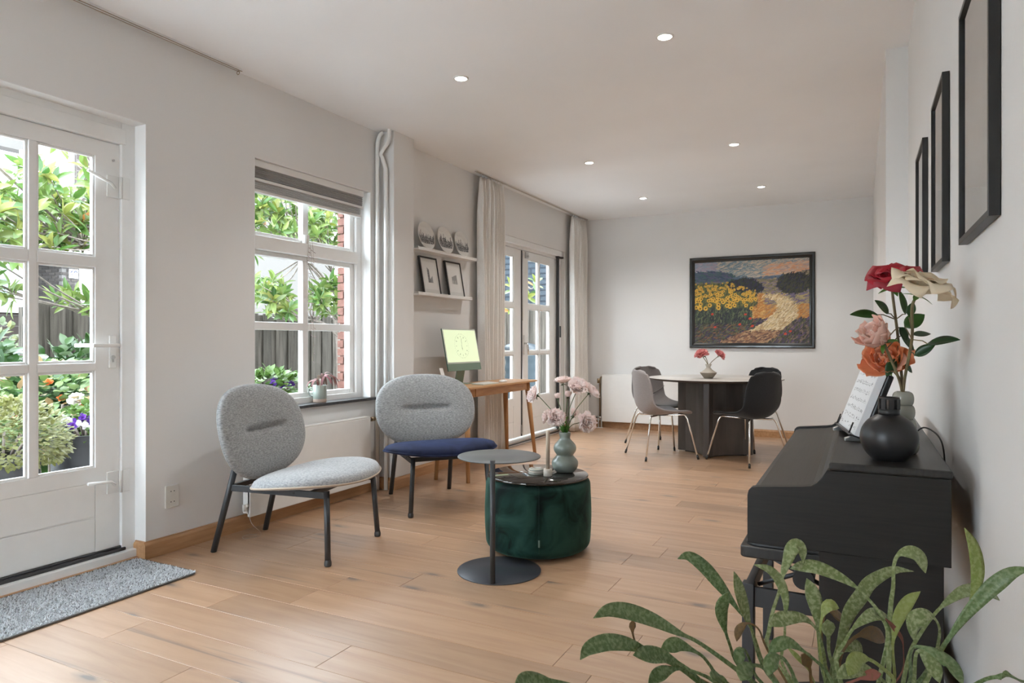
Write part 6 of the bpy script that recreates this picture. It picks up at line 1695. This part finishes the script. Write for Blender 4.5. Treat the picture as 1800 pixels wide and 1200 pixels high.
# the street end of the canopy stays thin: the house number opposite can be read past it
s1 = [q for q in s1 if abs(seen(q[0])[1] - 480) > 36 or not (40 < seen(q[0])[0] < 175)]
magnolia('magnolia tree with yellow green new leaves outside the garden door', (-6.7, 4.75, GZ), s1, 3)
s2 = []
for k in range(180):
    X = rnd.uniform(-7.0, -5.9)
    if k < 112: px, py = rnd.uniform(435, 625), rnd.uniform(318, 446)
    else:
        px, py = rnd.uniform(440, 622), rnd.uniform(494, 552)
        if 522 < px < 545: px += 30
    s2.append((pxX(px, py, X), lean(0)))
order = list(range(180)); rnd.shuffle(order); s2 = [s2[i] for i in order]
for k in range(22): s2.append((V(rnd.uniform(-7.2, -6.0), rnd.uniform(4.9, 9.2), rnd.uniform(2.5, 3.7)), lean(0)))
magnolia('broad magnolia tree hanging over the fence outside the sash window', (-6.95, 7.9, GZ), s2, 9)
s3 = [(V(-4.30, 8.45, 1.85), V(0.3, -0.6, 0.6)), (V(-4.36, 8.5, 1.55), V(0.4, -0.5, 0.5)), (V(-4.15, 8.85, 1.95), V(0.3, -0.4, 0.8)), (V(-4.2, 8.7, 1.75), V(0.5, -0.6, 0.2))]
magnolia('young magnolia sapling beyond the french doors', (-4.25, 8.62, GZ), s3, 12)

# ---- bushes and planters
def round_leaf(L, W): return leaf_mb(L, W, 0.15, 0.5, 5)
def bush(name, label, c, rad, n, leafsize, mats, seed, cat='bush', group=None, flowers=None, base_z=None):
    rnd = random.Random(seed)
    t = thing(name, label, cat, (c[0], c[1], base_z if base_z is not None else GZ), 0, group)
    O = Vector(t.location); C = Vector(c) - O
    for k, (mm, share) in enumerate(mats):
        mb = MB()
        for j in range(int(n*share)):
            a, z = rnd.uniform(0, 6.283), rnd.uniform(-0.75, 1.0)
            q = math.sqrt(max(0, 1-z*z)); rr = rnd.uniform(0.55, 1.0)**0.6
            out = V(q*math.cos(a), q*math.sin(a), z)
            p = C + V(out.x*rad[0]*rr, out.y*rad[1]*rr, out.z*rad[2]*rr)
            if p.z < 0.02: continue
            lf = round_leaf(leafsize*rnd.uniform(0.7, 1.25), leafsize*rnd.uniform(0.28, 0.40))
            ld = (out + V(rnd.uniform(-0.7, 0.7), rnd.uniform(-0.7, 0.7), rnd.uniform(-0.6, 0.35))).normalized()
            m4 = Matrix.Translation(p) @ frame_x(ld, V(0.2, -0.2, 1)).to_4x4()
            mb.add([m4 @ Vector(v) for v in lf.v], lf.f, True)
        o = mb.build('foliage', mm, t, raw=True); o['kind'] = 'stuff'
    st = MB()
    for k in range(7):
        a = k*0.9; st.tube([(0.03*math.cos(a), 0.03*math.sin(a), 0), C + V(math.cos(a)*rad[0]*0.5, math.sin(a)*rad[1]*0.5, rad[2]*0.2)], 0.008, 5)
    st.build('stems', TRK, t)['kind'] = 'stuff'
    for (fm, pts, r, npet) in (flowers or []):
        for p in pts:
            b = bloom_mesh(r, npet, rnd, 0.05, 1.2); b.v = [tuple(Vector(v)) for v in b.v]
            orient(b, Vector(p) - O, V(0.7, -0.35, 0.5)); b.build('blossom', fm, t)
    return t
HG = [(leafmat('hydrangea_leaf', (0.0152, 0.0503, 0.0099, 1), (0.0451, 0.1043, 0.0223, 1), 0.25, 0.35, False), 0.6), (leafmat('pale_hydrangea_leaf', (0.0590, 0.1115, 0.0434, 1), (0.1111, 0.1690, 0.0744, 1), 0.25, 0.3, False), 0.4)]
for k, (c, r, lb) in enumerate((((-6.2, 2.65, 0.55), (0.6, 0.75, 0.66), 'leafy hydrangea bush furthest left beyond the garden door'), ((-6.3, 3.75, 0.50), (0.55, 0.62, 0.62), 'leafy hydrangea bush before the fence in the garden door view'), ((-5.6, 3.15, 0.38), (0.45, 0.6, 0.52), 'lower hydrangea bush in front of the others'), ((-6.8, 5.0, 0.45), (0.4, 0.6, 0.55), 'hydrangea bush half hidden by the door frame'))):
    bush('hydrangea_bush', lb, c, r, 850, 0.125, HG, 60+k, group='hydrangea bushes')
RS = [(leafmat('rose_bush_leaf', (0.0694, 0.1366, 0.0310, 1), (0.1667, 0.2301, 0.0806, 1), 0.3, 0.35, False), 0.72), (leafmat('coppery_rose_leaf', (0.2361, 0.1223, 0.0434, 1), (0.3194, 0.2589, 0.1364, 1), 0.3, 0.4, False), 0.28)]
bush('rose_bush', 'rose bush with coppery young leaves and a white bloom', (-4.95, 2.72, 0.62), (0.32, 0.42, 0.38), 330, 0.085, RS, 70,
     flowers=[(leafmat('white_rose_petal', (0.75, 0.72, 0.66, 1), (0.82, 0.80, 0.75, 1), 0.3, 0.6, False), [pxX(134, 704, -4.75)], 0.06, 20), (leafmat('orange_rose_petal', (0.7, 0.2, 0.06, 1), (0.75, 0.3, 0.1, 1), 0.3, 0.6, False), [pxX(108, 700, -4.7), pxX(145, 716, -4.7), pxX(85, 672, -4.8)], 0.03, 10)])
bush('fuchsia_bush', 'small leaved fuchsia with red dots left of the rose bush', (-4.85, 2.10, 0.60), (0.34, 0.36, 0.32), 900, 0.045, [(leafmat('fuchsia_leaf', (0.0972, 0.1726, 0.0434, 1), (0.2083, 0.2589, 0.0992, 1), 0.3, 0.4, False), 0.92), (leafmat('fuchsia_flower', (0.3472, 0.0216, 0.0310, 1), (0.4166, 0.0719, 0.0620, 1), 0.3, 0.4, False), 0.05)], 73)
bush('ivy_hedge', 'clipped ivy hedge below the brick plinth of the white house', (-9.0, 3.6, 0.62), (0.4, 2.0, 0.80), 1500, 0.10, [(leafmat('ivy_leaf', (0.0417, 0.0647, 0.0186, 1), (0.1389, 0.1438, 0.0558, 1), 0.2, 0.5, False), 1.0)], 75, cat='hedge')
def planter(label, x, y, top, r):
    t = thing('planter', label, 'planter', (x, y, GZ), 0, 'dark grey planters on the terrace')
    h = top-GZ
    MB().lathe([(0.0005, 0), (r*0.74, 0), (r*0.76, 0.004), (r, h-0.01), (r, h), (r-0.025, h), (r-0.03, h-0.08), (0.0005, h-0.08)], 40).build('pot', noisy('dark_grey_fibre', (0.0180, 0.0186, 0.0204, 1), (0.0252, 0.0264, 0.0288, 1), 12, 0.55), t)
    MB().lathe([(0.0005, h-0.07), (r-0.03, h-0.075)], 24).build('soil', plain('potting_soil', (0.04, 0.03, 0.022, 1), 0.95), t)
planter('dark grey planter overflowing with a golden trailing plant', -4.28, 2.05, 0.50, 0.235)
planter('dark grey planter with violet pansies outside the garden door', -4.32, 2.60, 0.55, 0.205)
planter('dark grey planter with pansies close under the sash window', -4.02, 3.78, 0.62, 0.17)
GT = [(leafmat('golden_sedge', (0.1319, 0.1438, 0.0341, 1), (0.2292, 0.2301, 0.0930, 1), 0.35, 0.5, False), 1.0)]
bush('trailing_plant', 'golden green trailing plant spilling over its planter', (-4.22, 2.08, 0.55), (0.30, 0.33, 0.26), 2600, 0.034, GT, 80, cat='plant', base_z=0.43)
VI = leafmat('violet_pansy_petal', (0.10, 0.03, 0.30, 1), (0.20, 0.07, 0.45, 1), 0.25, 0.5, False)
WPN = leafmat('white_pansy_petal', (0.72, 0.70, 0.72, 1), (0.8, 0.78, 0.8, 1), 0.3, 0.5, False)
PA = [(leafmat('pansy_leaf', (0.0486, 0.1079, 0.0186, 1), (0.1180, 0.1942, 0.0465, 1), 0.35, 0.4, False), 1.0)]
bush('pansy', 'violet and white pansies in the planter outside the garden door', (-4.32, 2.60, 0.60), (0.19, 0.20, 0.13), 260, 0.05, PA, 82, cat='flowers', base_z=0.48,
     flowers=[(VI, [pxX(145, 735, -4.2), pxX(127, 748, -4.15), pxX(131, 744, -4.18), pxX(160, 739, -4.2)], 0.030, 8), (WPN, [pxX(112, 736, -4.25), pxX(122, 740, -4.2), pxX(138, 745, -4.15), pxX(150, 748, -4.15)], 0.026, 8)])
bush('pansy', 'violet pansies in bright green leaves close under the sash window', (-4.02, 3.78, 0.74), (0.22, 0.34, 0.15), 420, 0.075, PA, 84, cat='flowers', base_z=0.55,
     flowers=[(VI, [pxX(495, 676, -3.88), pxX(484, 671, -3.90), pxX(479, 674, -3.88), pxX(511, 675, -3.9)], 0.034, 8)])
